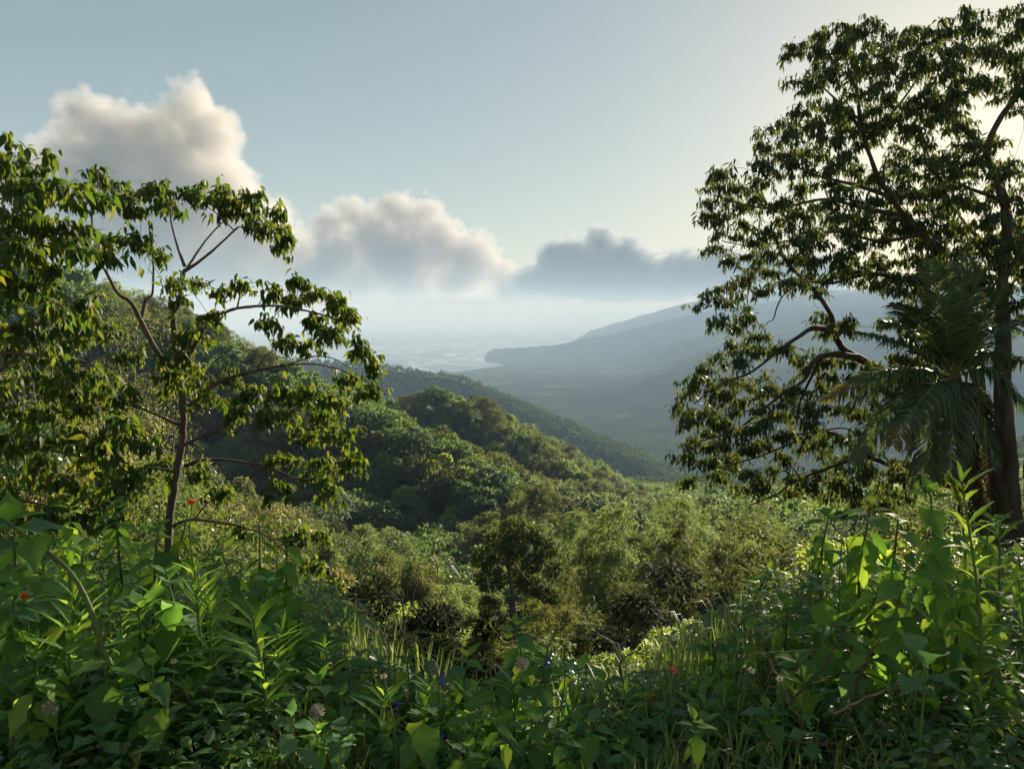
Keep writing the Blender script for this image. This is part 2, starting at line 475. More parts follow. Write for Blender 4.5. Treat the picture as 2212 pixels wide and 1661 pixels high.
def build_sea():
    mat, N, L, out = new_mat("sea_water")
    tc = N.new("ShaderNodeTexCoord")
    mp = N.new("ShaderNodeMapping"); mp.inputs["Scale"].default_value = (0.0035, 0.0011, 1); mp.inputs["Rotation"].default_value = (0, 0, 0.25)
    L.new(tc.outputs["Object"], mp.inputs[0])
    n1 = N.new("ShaderNodeTexNoise"); n1.inputs["Scale"].default_value = 1.0; n1.inputs["Detail"].default_value = 7; n1.inputs["Distortion"].default_value = 1.2
    L.new(mp.outputs[0], n1.inputs["Vector"])
    n2 = N.new("ShaderNodeTexNoise"); n2.inputs["Scale"].default_value = 0.05; n2.inputs["Detail"].default_value = 5
    L.new(tc.outputs["Object"], n2.inputs["Vector"])
    p = N.new("ShaderNodeBsdfPrincipled")
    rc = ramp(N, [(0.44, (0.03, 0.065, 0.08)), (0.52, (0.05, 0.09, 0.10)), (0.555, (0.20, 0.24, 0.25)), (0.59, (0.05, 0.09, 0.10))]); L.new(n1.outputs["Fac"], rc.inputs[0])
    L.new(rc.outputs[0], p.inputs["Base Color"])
    p.inputs["IOR"].default_value = 1.33
    r = ramp(N, [(0.38, (0.34,) * 3), (0.5, (0.24,) * 3), (0.55, (0.12,) * 3), (0.6, (0.26,) * 3)])
    L.new(n1.outputs["Fac"], r.inputs[0]); L.new(r.outputs[0], p.inputs["Roughness"])
    bp = N.new("ShaderNodeBump"); bp.inputs["Strength"].default_value = 0.25; bp.inputs["Distance"].default_value = 2.0
    L.new(n2.outputs["Fac"], bp.inputs["Height"]); L.new(bp.outputs[0], p.inputs["Normal"])
    L.new(p.outputs[0], out.inputs[0])
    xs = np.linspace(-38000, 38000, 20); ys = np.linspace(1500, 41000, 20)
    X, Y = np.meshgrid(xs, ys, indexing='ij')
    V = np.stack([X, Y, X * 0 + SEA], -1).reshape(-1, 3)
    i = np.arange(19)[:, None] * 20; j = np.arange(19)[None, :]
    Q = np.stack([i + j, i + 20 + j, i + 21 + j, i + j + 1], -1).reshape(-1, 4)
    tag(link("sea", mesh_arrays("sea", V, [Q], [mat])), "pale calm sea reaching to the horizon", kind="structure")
build_sea()

def build_haze():
    mat, N, L, out = new_mat("haze_air")
    v = N.new("ShaderNodeVolumePrincipled")
    v.inputs["Color"].default_value = (0.50, 0.70, 0.94, 1)
    v.inputs["Absorption Color"].default_value = (0.48, 0.48, 0.48, 1)
    v.inputs["Density"].default_value = 0.00017
    v.inputs["Anisotropy"].default_value = -0.12
    L.new(v.outputs[0], out.inputs["Volume"])
    x0, x1, y0, y1, z0, z1 = -42000, 42000, -11000, 43000, -362, 330
    V = [(x, y, z) for x in (x0, x1) for y in (y0, y1) for z in (z0, z1)]
    Q = [(0, 1, 3, 2), (4, 6, 7, 5), (0, 4, 5, 1), (2, 3, 7, 6), (0, 2, 6, 4), (1, 5, 7, 3)]
    o = link("haze", mesh_arrays("haze", V, [np.array(Q)], [mat], smooth=False))
    tag(o, "pale blue haze hanging over the valley", kind="stuff")
build_haze()

# ------------------------------------------------------------------ clouds
def build_cloud(name, label, puffs, Y, dens, seed, vox=250, soft=0.07, nscale=0.0012, col=(0.996, 0.996, 0.996)):
    """puffs: (px, py, radius in px, depth offset in px); a real volume standing Y metres off."""
    S = Y / FPX
    P = []
    for px, py, rp, dz in puffs:
        c = at(px, py, Y); c[1] += dz * S
        P.append((c, rp * S))
    lo = np.min([c - r * 1.25 for c, r in P], axis=0); hi = np.max([c + r * 1.25 for c, r in P], axis=0)
    lo[2] = max(lo[2], 345.0)
    ctr = (lo + hi) / 2
    base = at(0, puffs[0][1], Y)
    mat, N, L, out = new_mat(name + "_vapour")
    v = N.new("ShaderNodeVolumePrincipled")
    v.inputs["Color"].default_value = (*col, 1)
    v.inputs["Density"].default_value = dens
    v.inputs["Anisotropy"].default_value = 0.12
    v.inputs["Density Attribute"].default_value = "density"
    L.new(v.outputs[0], out.inputs["Volume"])
    ng = D.node_groups.new(name + "_nodes", 'GeometryNodeTree')
    ng.interface.new_socket("Geometry", in_out='OUTPUT', socket_type='NodeSocketGeometry')
    n = ng.nodes; l = ng.links
    go = n.new("NodeGroupOutput")
    vc = n.new("GeometryNodeVolumeCube")
    vc.inputs["Min"].default_value = tuple(lo - ctr); vc.inputs["Max"].default_value = tuple(hi - ctr)
    size = hi - lo; vx = max(size) / vox
    vc.inputs["Resolution X"].default_value = max(12, int(size[0] / vx)); vc.inputs["Resolution Y"].default_value = max(12, int(size[1] / vx)); vc.inputs["Resolution Z"].default_value = max(12, int(size[2] / vx))
    pos = n.new("GeometryNodeInputPosition")
    def M(op, a, b=None, c=None, clamp=False):
        q = n.new("ShaderNodeMath"); q.operation = op; q.use_clamp = clamp
        for k, z in enumerate((a, b, c)):
            if z is None: continue
            if isinstance(z, (int, float)): q.inputs[k].default_value = float(z)
            else: l.new(z, q.inputs[k])
        return q.outputs[0]
    def VM(op, a, b=None, s=None):
        q = n.new("ShaderNodeVectorMath"); q.operation = op
        for k, z in enumerate((a, b)):
            if z is None: continue
            if isinstance(z, tuple): q.inputs[k].default_value = z
            else: l.new(z, q.inputs[k])
        if s is not None: q.inputs["Scale"].default_value = s
        return q
    off = VM('ADD', pos.outputs[0], (seed * 7919.0, seed * 3571.0, 0)).outputs[0]
    def NZ(scale, detail):
        q = n.new("ShaderNodeTexNoise"); q.inputs["Scale"].default_value = scale; q.inputs["Detail"].default_value = detail
        q.inputs["Roughness"].default_value = 0.58
        l.new(off, q.inputs["Vector"]); return q
    w = NZ(nscale * 0.8, 3)
    wv = VM('SUBTRACT', w.outputs["Color"], (0.5, 0.5, 0.5)).outputs[0]
    amp = np.mean([r for c, r in P]) * 0.9
    wp = VM('ADD', pos.outputs[0], VM('SCALE', wv, s=float(amp)).outputs[0]).outputs[0]
    cur = None
    for c, r in P:
        dsub = VM('SUBTRACT', wp, tuple(float(q) for q in (c - ctr))).outputs[0]
        ln = VM('LENGTH', dsub).outputs["Value"]
        f = M('SUBTRACT', 1.0, M('DIVIDE', ln, float(r)))
        cur = f if cur is None else M('SMOOTH_MAX', cur, f, 0.25)
    nz = NZ(nscale * 3.2, 7)
    f = M('ADD', cur, M('MULTIPLY', M('SUBTRACT', nz.outputs["Fac"], 0.52), 1.5))
    dn = M('DIVIDE', f, soft, clamp=True)
    dn = M('MULTIPLY', dn, M('ADD', 0.25, M('MULTIPLY', f, 1.6, clamp=True)))
    # flat condensation level: thins out below the base
    sp = n.new("ShaderNodeSeparateXYZ"); l.new(wp, sp.inputs[0])
    bz = float(lo[2] - ctr[2])
    dn = M('MULTIPLY', dn, M('DIVIDE', M('SUBTRACT', sp.outputs["Z"], bz - 0.02 * size[2]), float(0.12 * size[2]), clamp=True))
    # nothing at the very edge of the grid
    l.new(dn, vc.inputs["Density"])
    sm = n.new("GeometryNodeSetMaterial"); sm.inputs["Material"].default_value = mat
    l.new(vc.outputs[0], sm.inputs["Geometry"]); l.new(sm.outputs[0], go.inputs[0])
    me = D.volumes.new(name); me.materials.append(mat)
    o = link(name, me); o.location = [float(q) for q in ctr]
    md = o.modifiers.new("vapour", 'NODES'); md.node_group = ng
    tag(o, label, "cloud", "cumulus clouds over the sea")
    return o

build_cloud("cloud", "tall cream cumulus tower at upper left above the leafy tree",
    [(88, 122, 32, 0), (60, 150, 34, 20), (128, 140, 40, 10), (165, 130, 34, 0), (192, 110, 30, 0), (212, 145, 36, -10), (175, 165, 50, 0), (110, 185, 60, 0), (45, 190, 40, 20), (190, 205, 60, 10), (232, 190, 34, 0),
     (250, 240, 48, 10), (150, 250, 70, 0), (80, 245, 60, 20), (285, 262, 40, 0), (215, 275, 55, 10), (312, 285, 34, 0), (20, 240, 50, 20), (270, 292, 44, 0), (25, 160, 30, 20), (120, 285, 60, 0), (50, 285, 50, 0)], 15000, 0.0030, 1, nscale=0.0011, col=(0.70, 0.67, 0.625))
build_cloud("cloud", "middle grey-pink cumulus low over the sea horizon",
    [(330, 228, 24, 0), (352, 215, 20, 0), (375, 238, 34, 5), (398, 212, 22, -5), (422, 218, 22, 0), (335, 262, 36, 0), (400, 258, 42, 0), (440, 248, 32, 5), (470, 262, 34, 0), (498, 275, 20, 0), (360, 285, 30, 0), (410, 288, 30, 0), (455, 285, 28, 0), (315, 285, 28, 0)], 15000, 0.0040, 2, nscale=0.0017, col=(0.66, 0.625, 0.60))
build_cloud("cloud", "dark blue-grey cloud capping the far coastal mountain",
    [(552, 256, 18, 0), (575, 254, 22, 5), (600, 245, 20, -5), (625, 258, 24, 0), (528, 284, 20, 0), (555, 278, 28, 0), (595, 278, 36, 0), (640, 278, 34, 5), (680, 276, 30, 0), (720, 278, 34, 0), (765, 282, 38, 5), (815, 285, 36, 0), (508, 294, 14, 0), (570, 296, 24, 0), (620, 298, 26, 0), (670, 298, 26, 0)], 15000, 0.0075, 3, nscale=0.0019, col=(0.46, 0.49, 0.53))

# ------------------------------------------------------------------ foliage tools
def unit(a):
    return a / (np.linalg.norm(a, axis=-1, keepdims=True) + 1e-9)

def rdir(n):
    return unit(rng.normal(size=(n, 3)))

def leaf_template(rows=4, width=0.4, peak=0.38, fold=0.12, droop=0.25, petiole=0.0):
    """Pointed blade along +X, folded at the midrib and drooping; 8 triangles when rows = 4."""
    t = np.linspace(0, 1, rows)
    w = np.sin(np.pi * np.clip(t, 0, 1) ** (math.log(0.5) / math.log(peak)))
    w = w * width * 0.5
    V = [(0, 0, 0)]
    for k in range(1, rows - 1):
        z = -droop * t[k] ** 2
        V += [(t[k], w[k], z + fold * w[k] * 2), (t[k], 0, z), (t[k], -w[k], z + fold * w[k] * 2)]
    V.append((1, 0, -droop))
    T = [(0, 2, 1), (0, 3, 2)]; Q = []
    for k in range(rows - 3):
        a = 1 + 3 * k; b = a + 3
        Q += [(a, a + 1, b + 1, b), (a + 1, a + 2, b + 2, b + 1)]
    a = 1 + 3 * (rows - 3); e = len(V) - 1
    T += [(a, a + 1, e), (a + 1, a + 2, e)]
    return np.array(V, dtype=np.float32), np.array(Q).reshape(-1, 4), np.array(T).reshape(-1, 3)

LEAF8 = leaf_template(4, 0.42, 0.36, 0.14, 0.22)
LEAF_NARROW = leaf_template(4, 0.24, 0.4, 0.10, 0.28)
DIAMOND = (np.array([(0, 0, 0), (0.45, 0.22, 0.03), (1, 0, -0.12), (0.45, -0.22, 0.03)], dtype=np.float32), np.array([(0, 3, 2, 1)]), np.zeros((0, 3), int))
BLADE = (np.array([(0, 0, 0), (0.4, 0.07, 0.0), (1, 0, -0.2), (0.4, -0.07, 0.0)], dtype=np.float32), np.array([(0, 3, 2, 1)]), np.zeros((0, 3), int))
PATCH = (np.array([(0, 0, 0), (0.5, 0.42, 0.08), (1, 0.05, -0.1), (0.55, -0.45, 0.02)], dtype=np.float32), np.array([(0, 3, 2, 1)]), np.zeros((0, 3), int))

def frames(axis, normal):
    x = unit(axis)
    y = unit(np.cross(normal, x))
    z = np.cross(x, y)
    return np.stack([x, y, z], axis=-1)          # columns

def scatter(mb, tmpl, pos, axis, normal, size, m=0, wscale=None):
    V, Q, T = tmpl
    n = len(pos)
    if n == 0: return
    F = frames(axis, normal)
    S = np.broadcast_to(np.asarray(size, dtype=float), (n,))
    P = np.einsum('nij,kj->nki', F, V) * S[:, None, None] + np.asarray(pos)[:, None, :]
    k = len(V)
    o = (np.arange(n) * k)[:, None, None]
    mb.add(P.reshape(-1, 3), (Q[None] + o).reshape(-1, 4) if len(Q) else None, (T[None] + o).reshape(-1, 3) if len(T) else None, m)

def crown(mb, blobs, n, size, tmpl=DIAMOND, m=0, up=0.25, droop=0.35, shell=(0.62, 1.06), rnd=0.8):
    """Leaves through the outer part of each blob (centre, radii)."""
    vol = np.array([np.prod(r) ** (2 / 3) for c, r in blobs]); vol /= vol.sum()
    which = rng.choice(len(blobs), size=n, p=vol)
    C = np.array([c for c, r in blobs])[which]; Rr = np.array([r for c, r in blobs])[which]
    d = rng.normal(size=(n, 3)); d[:, 2] += up; d = unit(d)
    k = rng.uniform(*shell, size=(n, 1)) ** 0.7
    pos = C + d * Rr * k
    out = d.copy(); out[:, 2] -= droop * 1.6
    axis = unit(out + rnd * rng.normal(size=(n, 3)) * 0.6)
    nor = unit(d + np.array((0, 0, 0.6)) + rnd * rng.normal(size=(n, 3)) * 0.7)
    s = size * rng.uniform(0.65, 1.3, n)
    scatter(mb, tmpl, pos, axis, nor, s, m)

def blob_dome(R0, H0, z0, n, rs, flat=0.75):
    """Sub-clumps spread over a dome of radius R0, height H0 standing at z0."""
    B = []
    for k in range(n):
        a = k * 2.39996 + rng.uniform(-0.3, 0.3)
        e = ((k + 0.5) / n) ** 0.6
        r = R0 * math.sqrt(max(0, 1 - (1 - e) ** 2)) * rng.uniform(0.8, 1.1)
        z = z0 + H0 * (1 - e) ** 0.8 * rng.uniform(0.85, 1.12)
        q = rs * rng.uniform(0.7, 1.3)
        B.append((np.array((r * math.cos(a), r * math.sin(a), z)), np.array((q, q, q * flat))))
    return B

def trunk_and_limbs(mb, h, r, ends, m=1, sides=6, lean=0.05):
    P = np.array([(0, 0, -1.0), (lean * h * 0.3, 0, h * 0.35), (lean * h * 0.4, lean * h * 0.2, h * 0.7), (lean * h * 0.2, 0, h)])
    P = spline(P, 8)
    tube(mb, P, np.linspace(r, r * 0.45, 8), sides, m)
    for e in ends:
        s = P[int(rng.integers(3, 7))]
        mid = (s + e) / 2 + np.array((0, 0, 0.12 * np.linalg.norm(e - s)))
        tube(mb, spline([s, mid, e], 6), np.linspace(r * 0.42, r * 0.1, 6), 5, m)

# foliage colours: dark forest green, bamboo ochre-green, flush yellow-green, cream blossom, thicket with shade painted in
M_BROAD = leaf_mat("broadleaf_foliage", [(0.034, 0.066, 0.022), (0.053, 0.097, 0.028), (0.090, 0.132, 0.037)], [(0.124, 0.217, 0.039), (0.279, 0.404, 0.078)], 0.4, 0.6, 0.15, nscale=0.35)
M_BROAD2 = leaf_mat("blue_green_foliage", [(0.035, 0.061, 0.032), (0.061, 0.095, 0.046), (0.101, 0.132, 0.068)], [(0.108, 0.176, 0.061), (0.230, 0.311, 0.108)], 0.38, 0.6, 0.15, nscale=0.4)
M_BAMBOO = leaf_mat("bamboo_foliage", [(0.052, 0.088, 0.030), (0.090, 0.125, 0.042), (0.145, 0.165, 0.06)], [(0.16, 0.25, 0.05), (0.38, 0.44, 0.11)], 0.48, 0.6, 0.15, nscale=0.3)
M_OLIVE = leaf_mat("olive_foliage", [(0.036, 0.054, 0.018), (0.062, 0.080, 0.026), (0.11, 0.115, 0.036)], [(0.11, 0.14, 0.025), (0.26, 0.27, 0.05)], 0.42, 0.65, 0.12, nscale=0.6)
M_LIME = leaf_mat("lime_foliage", [(0.088, 0.150, 0.031), (0.150, 0.220, 0.044), (0.246, 0.281, 0.070)], [(0.316, 0.456, 0.053), (0.632, 0.702, 0.105)], 0.5, 0.5, 0.3, nscale=0.8)
M_DARK = leaf_mat("dark_glossy_foliage", [(0.024, 0.054, 0.019), (0.041, 0.084, 0.027), (0.061, 0.115, 0.038)], [(0.068, 0.162, 0.027), (0.135, 0.270, 0.041)], 0.3, 0.35, 0.45, nscale=0.8)
M_CREAM = leaf_mat("cream_blossom", [(0.14, 0.125, 0.05), (0.26, 0.22, 0.10), (0.40, 0.33, 0.17)], [(0.24, 0.22, 0.07), (0.42, 0.35, 0.15)], 0.4, 0.7, 0.1)
M_MANGO = leaf_mat("mango_foliage", [(0.047, 0.074, 0.016), (0.088, 0.115, 0.022), (0.162, 0.162, 0.030)], [(0.189, 0.243, 0.020), (0.459, 0.432, 0.041)], 0.42, 0.4, 0.4, nscale=0.5)
M_BARK = bark_mat("grey_brown_bark", (0.05, 0.04, 0.03), (0.14, 0.11, 0.085))
M_PALEBARK = bark_mat("pale_bark", (0.12, 0.10, 0.075), (0.28, 0.23, 0.17), 5)
M_DARKBARK = bark_mat("dark_bark", (0.028, 0.022, 0.018), (0.085, 0.062, 0.05), 7)
M_CULM = bark_mat("bamboo_culm", (0.07, 0.08, 0.025), (0.16, 0.15, 0.05), 5)
M_THICKET_SHADE = leaf_mat("shade_dark_thicket_foliage", [(0.010, 0.016, 0.007), (0.018, 0.026, 0.010), (0.036, 0.042, 0.016)], [(0.03, 0.045, 0.01), (0.08, 0.085, 0.02)], 0.15, 0.8, 0.06, nscale=0.9)  # brown-green leaves darkened: the thicket's shade is put into the colour
M_DEAD = leaf_mat("dead_frond", [(0.03, 0.025, 0.016), (0.06, 0.047, 0.03), (0.10, 0.08, 0.05)], [(0.05, 0.04, 0.015), (0.10, 0.07, 0.03)], 0.25, 0.8, 0.1)

def proto_broad(nblob, R0, H, n, size, mat, bark, rs=None, tmpl=DIAMOND, trunk=0.16):
    mb = MB()
    B = blob_dome(R0, H * 0.55, H * 0.38, nblob, rs or R0 * 0.42)
    crown(mb, B, n, size, tmpl, 0, up=0.35, droop=0.25, rnd=0.75)
    trunk_and_limbs(mb, H * 0.6, trunk, [b[0] for b in B[::2]], 1)
    return mb.mesh("forest_tree", [mat, bark])

def proto_bamboo(nculm, H, spread, nleaf, size, mat=M_BAMBOO, tmpl=BLADE, tuft=9):
    mb = MB()
    for k in range(nculm):
        a = rng.uniform(0, 2 * math.pi); s = spread * rng.uniform(0.25, 1.0); h = H * rng.uniform(0.62, 1.0)
        b = np.array((math.cos(a), math.sin(a), 0)) * rng.uniform(0, 0.12) * H
        d = np.array((math.cos(a), math.sin(a), 0))
        tip = b + d * s * 1.15 + np.array((0, 0, h * 0.74))
        P = spline([b + np.array((0, 0, -0.8)), b + d * s * 0.10 + np.array((0, 0, h * 0.5)), b + d * s * 0.55 + np.array((0, 0, h * 0.95)), tip], 12)
        tube(mb, P, np.linspace(0.05, 0.012, 12), 4, 1)
        nn = max(4, nleaf // nculm // tuft)
        tt = rng.uniform(0.2, 1.0, nn) ** 0.7
        idx = tt * 11; i0 = np.clip(idx.astype(int), 0, 10); f = (idx - i0)[:, None]
        q = P[i0] * (1 - f) + P[i0 + 1] * f
        reach = (1.15 - 0.75 * tt)[:, None] * 0.078 * H
        c = q + rdir(nn) * reach * rng.uniform(0.3, 1.0, (nn, 1)) * np.array((1, 1, 0.6)) + np.array((0, 0, 0.15 * size))
        c = np.repeat(c, tuft, axis=0)
        n = len(c)
        ax = rdir(n) * np.array((1, 1, 0.5)) + np.array((0, 0, -0.45)) + d * 0.35
        scatter(mb, tmpl, c + rdir(n) * size * 0.35, ax, rdir(n) + np.array((0, 0, 0.9)), size * rng.uniform(0.6, 1.25, n), 0)
    return mb.mesh("bamboo_clump", [mat, M_CULM])

# far prototypes (seen at 100 m and more)
P_BROAD = [proto_broad(13, 3.4, 8.0, 2600, 0.52, M_BROAD, M_BARK, tmpl=PATCH), proto_broad(9, 2.8, 7.0, 2200, 0.5, M_BROAD2, M_BARK, tmpl=PATCH),
           proto_broad(16, 4.0, 8.5, 3000, 0.55, M_BROAD2, M_BARK, tmpl=PATCH), proto_broad(11, 3.0, 9.0, 2600, 0.5, M_OLIVE, M_BARK, tmpl=PATCH),
           proto_broad(7, 2.4, 6.0, 2000, 0.48, M_LIME, M_BARK, tmpl=PATCH)]
P_BAMB = [proto_bamboo(26, 9.0, 4.6, 4200, 0.75), proto_bamboo(20, 8.0, 4.0, 3600, 0.7), proto_bamboo(30, 10.0, 5.4, 4600, 0.8, M_OLIVE)]

def project(p):
    p = np.asarray(p, dtype=float)
    x, y, z = p[..., 0], p[..., 1], p[..., 2] - CAMZ
    fy = y * CP - z * SP
    fz = y * SP + z * CP
    fy = np.maximum(fy, 1e-3)
    return 512 + FPX * x / fy, 384 - FPX * fz / fy

def visible(P, top, tol=0.0):
    """Is the top of a thing standing at P seen over the land in front of it?"""
    ok = np.ones(len(P), bool)
    T = P.copy(); T[:, 2] += top
    for f in np.concatenate([np.linspace(0.03, 0.5, 24), np.linspace(0.52, 0.985, 40)]):
        x = T[:, 0] * f; y = T[:, 1] * f; z = CAMZ + (T[:, 2] - CAMZ) * f
        ok &= z > height(x, y) - tol
    return ok

def poisson(x0, x1, y0, y1, d, tries):
    X = rng.uniform(x0, x1, tries); Y = rng.uniform(y0, y1, tries)
    keep = []; cells = {}
    for i in range(tries):
        c = (int(X[i] // d), int(Y[i] // d)); bad = False
        for a in (-1, 0, 1):
            for b in (-1, 0, 1):
                for j in cells.get((c[0] + a, c[1] + b), ()):
                    if (X[j] - X[i]) ** 2 + (Y[j] - Y[i]) ** 2 < d * d: bad = True; break
                if bad: break
            if bad: break
        if not bad:
            keep.append(i); cells.setdefault(c, []).append(i)
    return X[keep], Y[keep]

def stand(x0, x1, y0, y1, d, top, tries=4000, frame=(-20, 1050, 200, 800)):
    X, Y = poisson(x0, x1, y0, y1, d, tries)
    P = np.stack([X, Y, height(X, Y)], -1)
    px, py = project(P + np.array((0, 0, top)))
    P = P[(px > frame[0]) & (px < frame[1]) & (py > frame[2]) & (py < frame[3])]
    return P[visible(P, top)]

def put(name, me, p, rz, s, label, cat, group, sz=None):
    o = D.objects.new(name, me); COL.objects.link(o)
    o.location = (float(p[0]), float(p[1]), float(p[2])); o.rotation_euler = (0, 0, float(rz)); o.scale = (float(s), float(s), float(sz or s))
    return tag(o, label, cat, group)

REST = []          # (point, kind, scale) of the trees too small or too hidden to count
def forest(P, bamb, weights, where, gb, gt, nb, nt, smin, smax_):
    D2 = P[:, 0] ** 2 + P[:, 1] ** 2
    px, py = project(P)
    hidden = (px < 150) | (px > 760) | (py > 640)
    order = np.argsort(D2 + hidden * 1e9)
    kb = kt = 0
    for i in order:
        p = P[i]
        nz = float(vnoise(np.array(p[0] * 0.035), np.array(p[1] * 0.035), 31)) + random.uniform(-0.35, 0.35) + bamb(px[i])
        s = random.uniform(smin, smax_)
        zone = "seen through the fruit tree" if px[i] < 385 else ("right of the fruit tree" if px[i] < 475 else ("above the centre tree" if px[i] < 565 else "toward the valley's mouth"))
        lev = "high" if py[i] < (440 if "near" in where else 430) else ("midway" if py[i] < (500 if "near" in where else 465) else "low")
        if nz > 0:
            kb += 1
            j = random.randrange(3)
            if kb <= nb: put("bamboo_clump", P_BAMB[j], p, random.uniform(0, 6.28), s * 0.9, f"{('feathery yellow-green', 'short feathery', 'tall olive')[j]} bamboo clump {lev} {where}, {zone}", "bamboo", gb)
            else: REST.append((p, 1, s))
        else:
            kt += 1
            j = random.choices(range(5), weights)[0]
            if kt <= nt: put("forest_tree", P_BROAD[j], p, random.uniform(0, 6.28), s, f"{('dark green', 'small blue-green', 'broad blue-green', 'olive', 'light green')[j]} tree {lev} {where}, {zone}", "tree", gt)
            else: REST.append((p, 0, s))

PA = stand(-190, 70, 66, 235, 4.9, 5.0, 9000, (-20, 900, 200, 610))
forest(PA, lambda px: 0.0, [5, 3, 2, 2, 2], "on the nearest spur", "bamboo on the nearest spur", "trees on the nearest spur", 170, 140, 0.8, 1.2)
PB = stand(-150, 90, 190, 420, 6.2, 5.0, 9000)
PB = PB[~((PB[:, 1] < 236) & (PB[:, 0] < 20))]
forest(PB, lambda px: -0.42 + 0.5 * (px > 540), [3, 4, 4, 1, 1], "on the second spur", "bamboo on the second spur", "trees on the second spur", 90, 140, 0.75, 1.15)
for p in stand(55, 420, 100, 460, 7.5, 5.0, 5000, (600, 1060, 200, 620)): REST.append((p, int(random.random() < 0.35), random.uniform(0.9, 1.4)))
for p in stand(-60, 90, 110, 330, 5.5, 6.0, 6000, (300, 760, 300, 600)):
    if min(np.min(np.hypot(PA[:, 0] - p[0], PA[:, 1] - p[1])), np.min(np.hypot(PB[:, 0] - p[0], PB[:, 1] - p[1]))) > 3.6: REST.append((p, int(random.random() < 0.4), random.uniform(0.75, 1.0)))

# the hazier slopes beyond: nobody could count these
def build_far_wood():
    mbs = MB()
    tot = 0
    for (x0, x1, y0, y1, d, top, tries, sc) in ((-120, 420, 420, 760, 7, 7, 9000, 1.0), (-900, 700, 620, 1700, 9.5, 7, 34000, 1.3), (-1500, -700, 1900, 2500, 18, 7, 3000, 1.8)):
        P = stand(x0, x1, y0, y1, d, top, tries, (60, 1050, 200, 640))
        tot += len(P)
        if not len(P): continue
        n = 46
        C = np.repeat(P, n, axis=0)
        s = np.repeat(rng.uniform(0.75, 1.35, len(P)) * sc, n)[:, None]
        dr = rng.normal(size=(len(C), 3)); dr[:, 2] = np.abs(dr[:, 2]) * 0.9 - 0.1; dr = unit(dr)
        lump = 1 + 0.25 * np.sin(dr[:, :1] * 7 + s * 9) * np.cos(dr[:, 1:2] * 6)
        pos = C + dr * np.array((3.7, 3.7, 3.6)) * s * lump + np.array((0, 0, 3.4)) * s
        scatter(mbs, PATCH, pos, rdir(len(C)) + dr * 0.3, dr + 0.5 * rdir(len(C)), (2.3 * s[:, 0]) * rng.uniform(0.6, 1.2, len(C)), 0)
    for k, (tm, rs) in enumerate(((PATCH, 0.85), (BLADE, 1.0))):
        Rk = [(q, s) for q, kk, s in REST if kk == k]
        if not Rk: continue
        n = 700
        C = np.repeat(np.array([q for q, s in Rk]), n, axis=0); s = np.repeat(np.array([s for q, s in Rk]), n)[:, None]
        dr = rng.normal(size=(len(C), 3)); dr[:, 2] += 0.4; dr = unit(dr)
        lump = 1 + 0.3 * np.sin(dr[:, :1] * 7 + C[:, :1]) * np.cos(dr[:, 1:2] * 6 + C[:, 1:2])
        pos = C + dr * np.array((3.2, 3.2, 2.9)) * s * lump * rng.uniform(0.7, 1.05, (len(C), 1)) + np.array((0, 0, 4.6)) * s
        scatter(mbs, tm, pos, rdir(len(C)) + np.array((0, 0, -0.4)), dr + 0.7 * rdir(len(C)), rs * s[:, 0] * rng.uniform(0.6, 1.3, len(C)), 1 + k)
    m = leaf_mat("far_wood_foliage", [(0.02, 0.038, 0.016), (0.035, 0.055, 0.022), (0.06, 0.075, 0.03)], [(0.05, 0.09, 0.02), (0.10, 0.14, 0.03)], 0.3, 0.8, 0.03)
    o = mbs.obj("forest", [m, M_BROAD, M_BAMBOO])
    tag(o, "hazy unbroken forest on the far ridge and valley floor", kind="stuff")
build_far_wood()

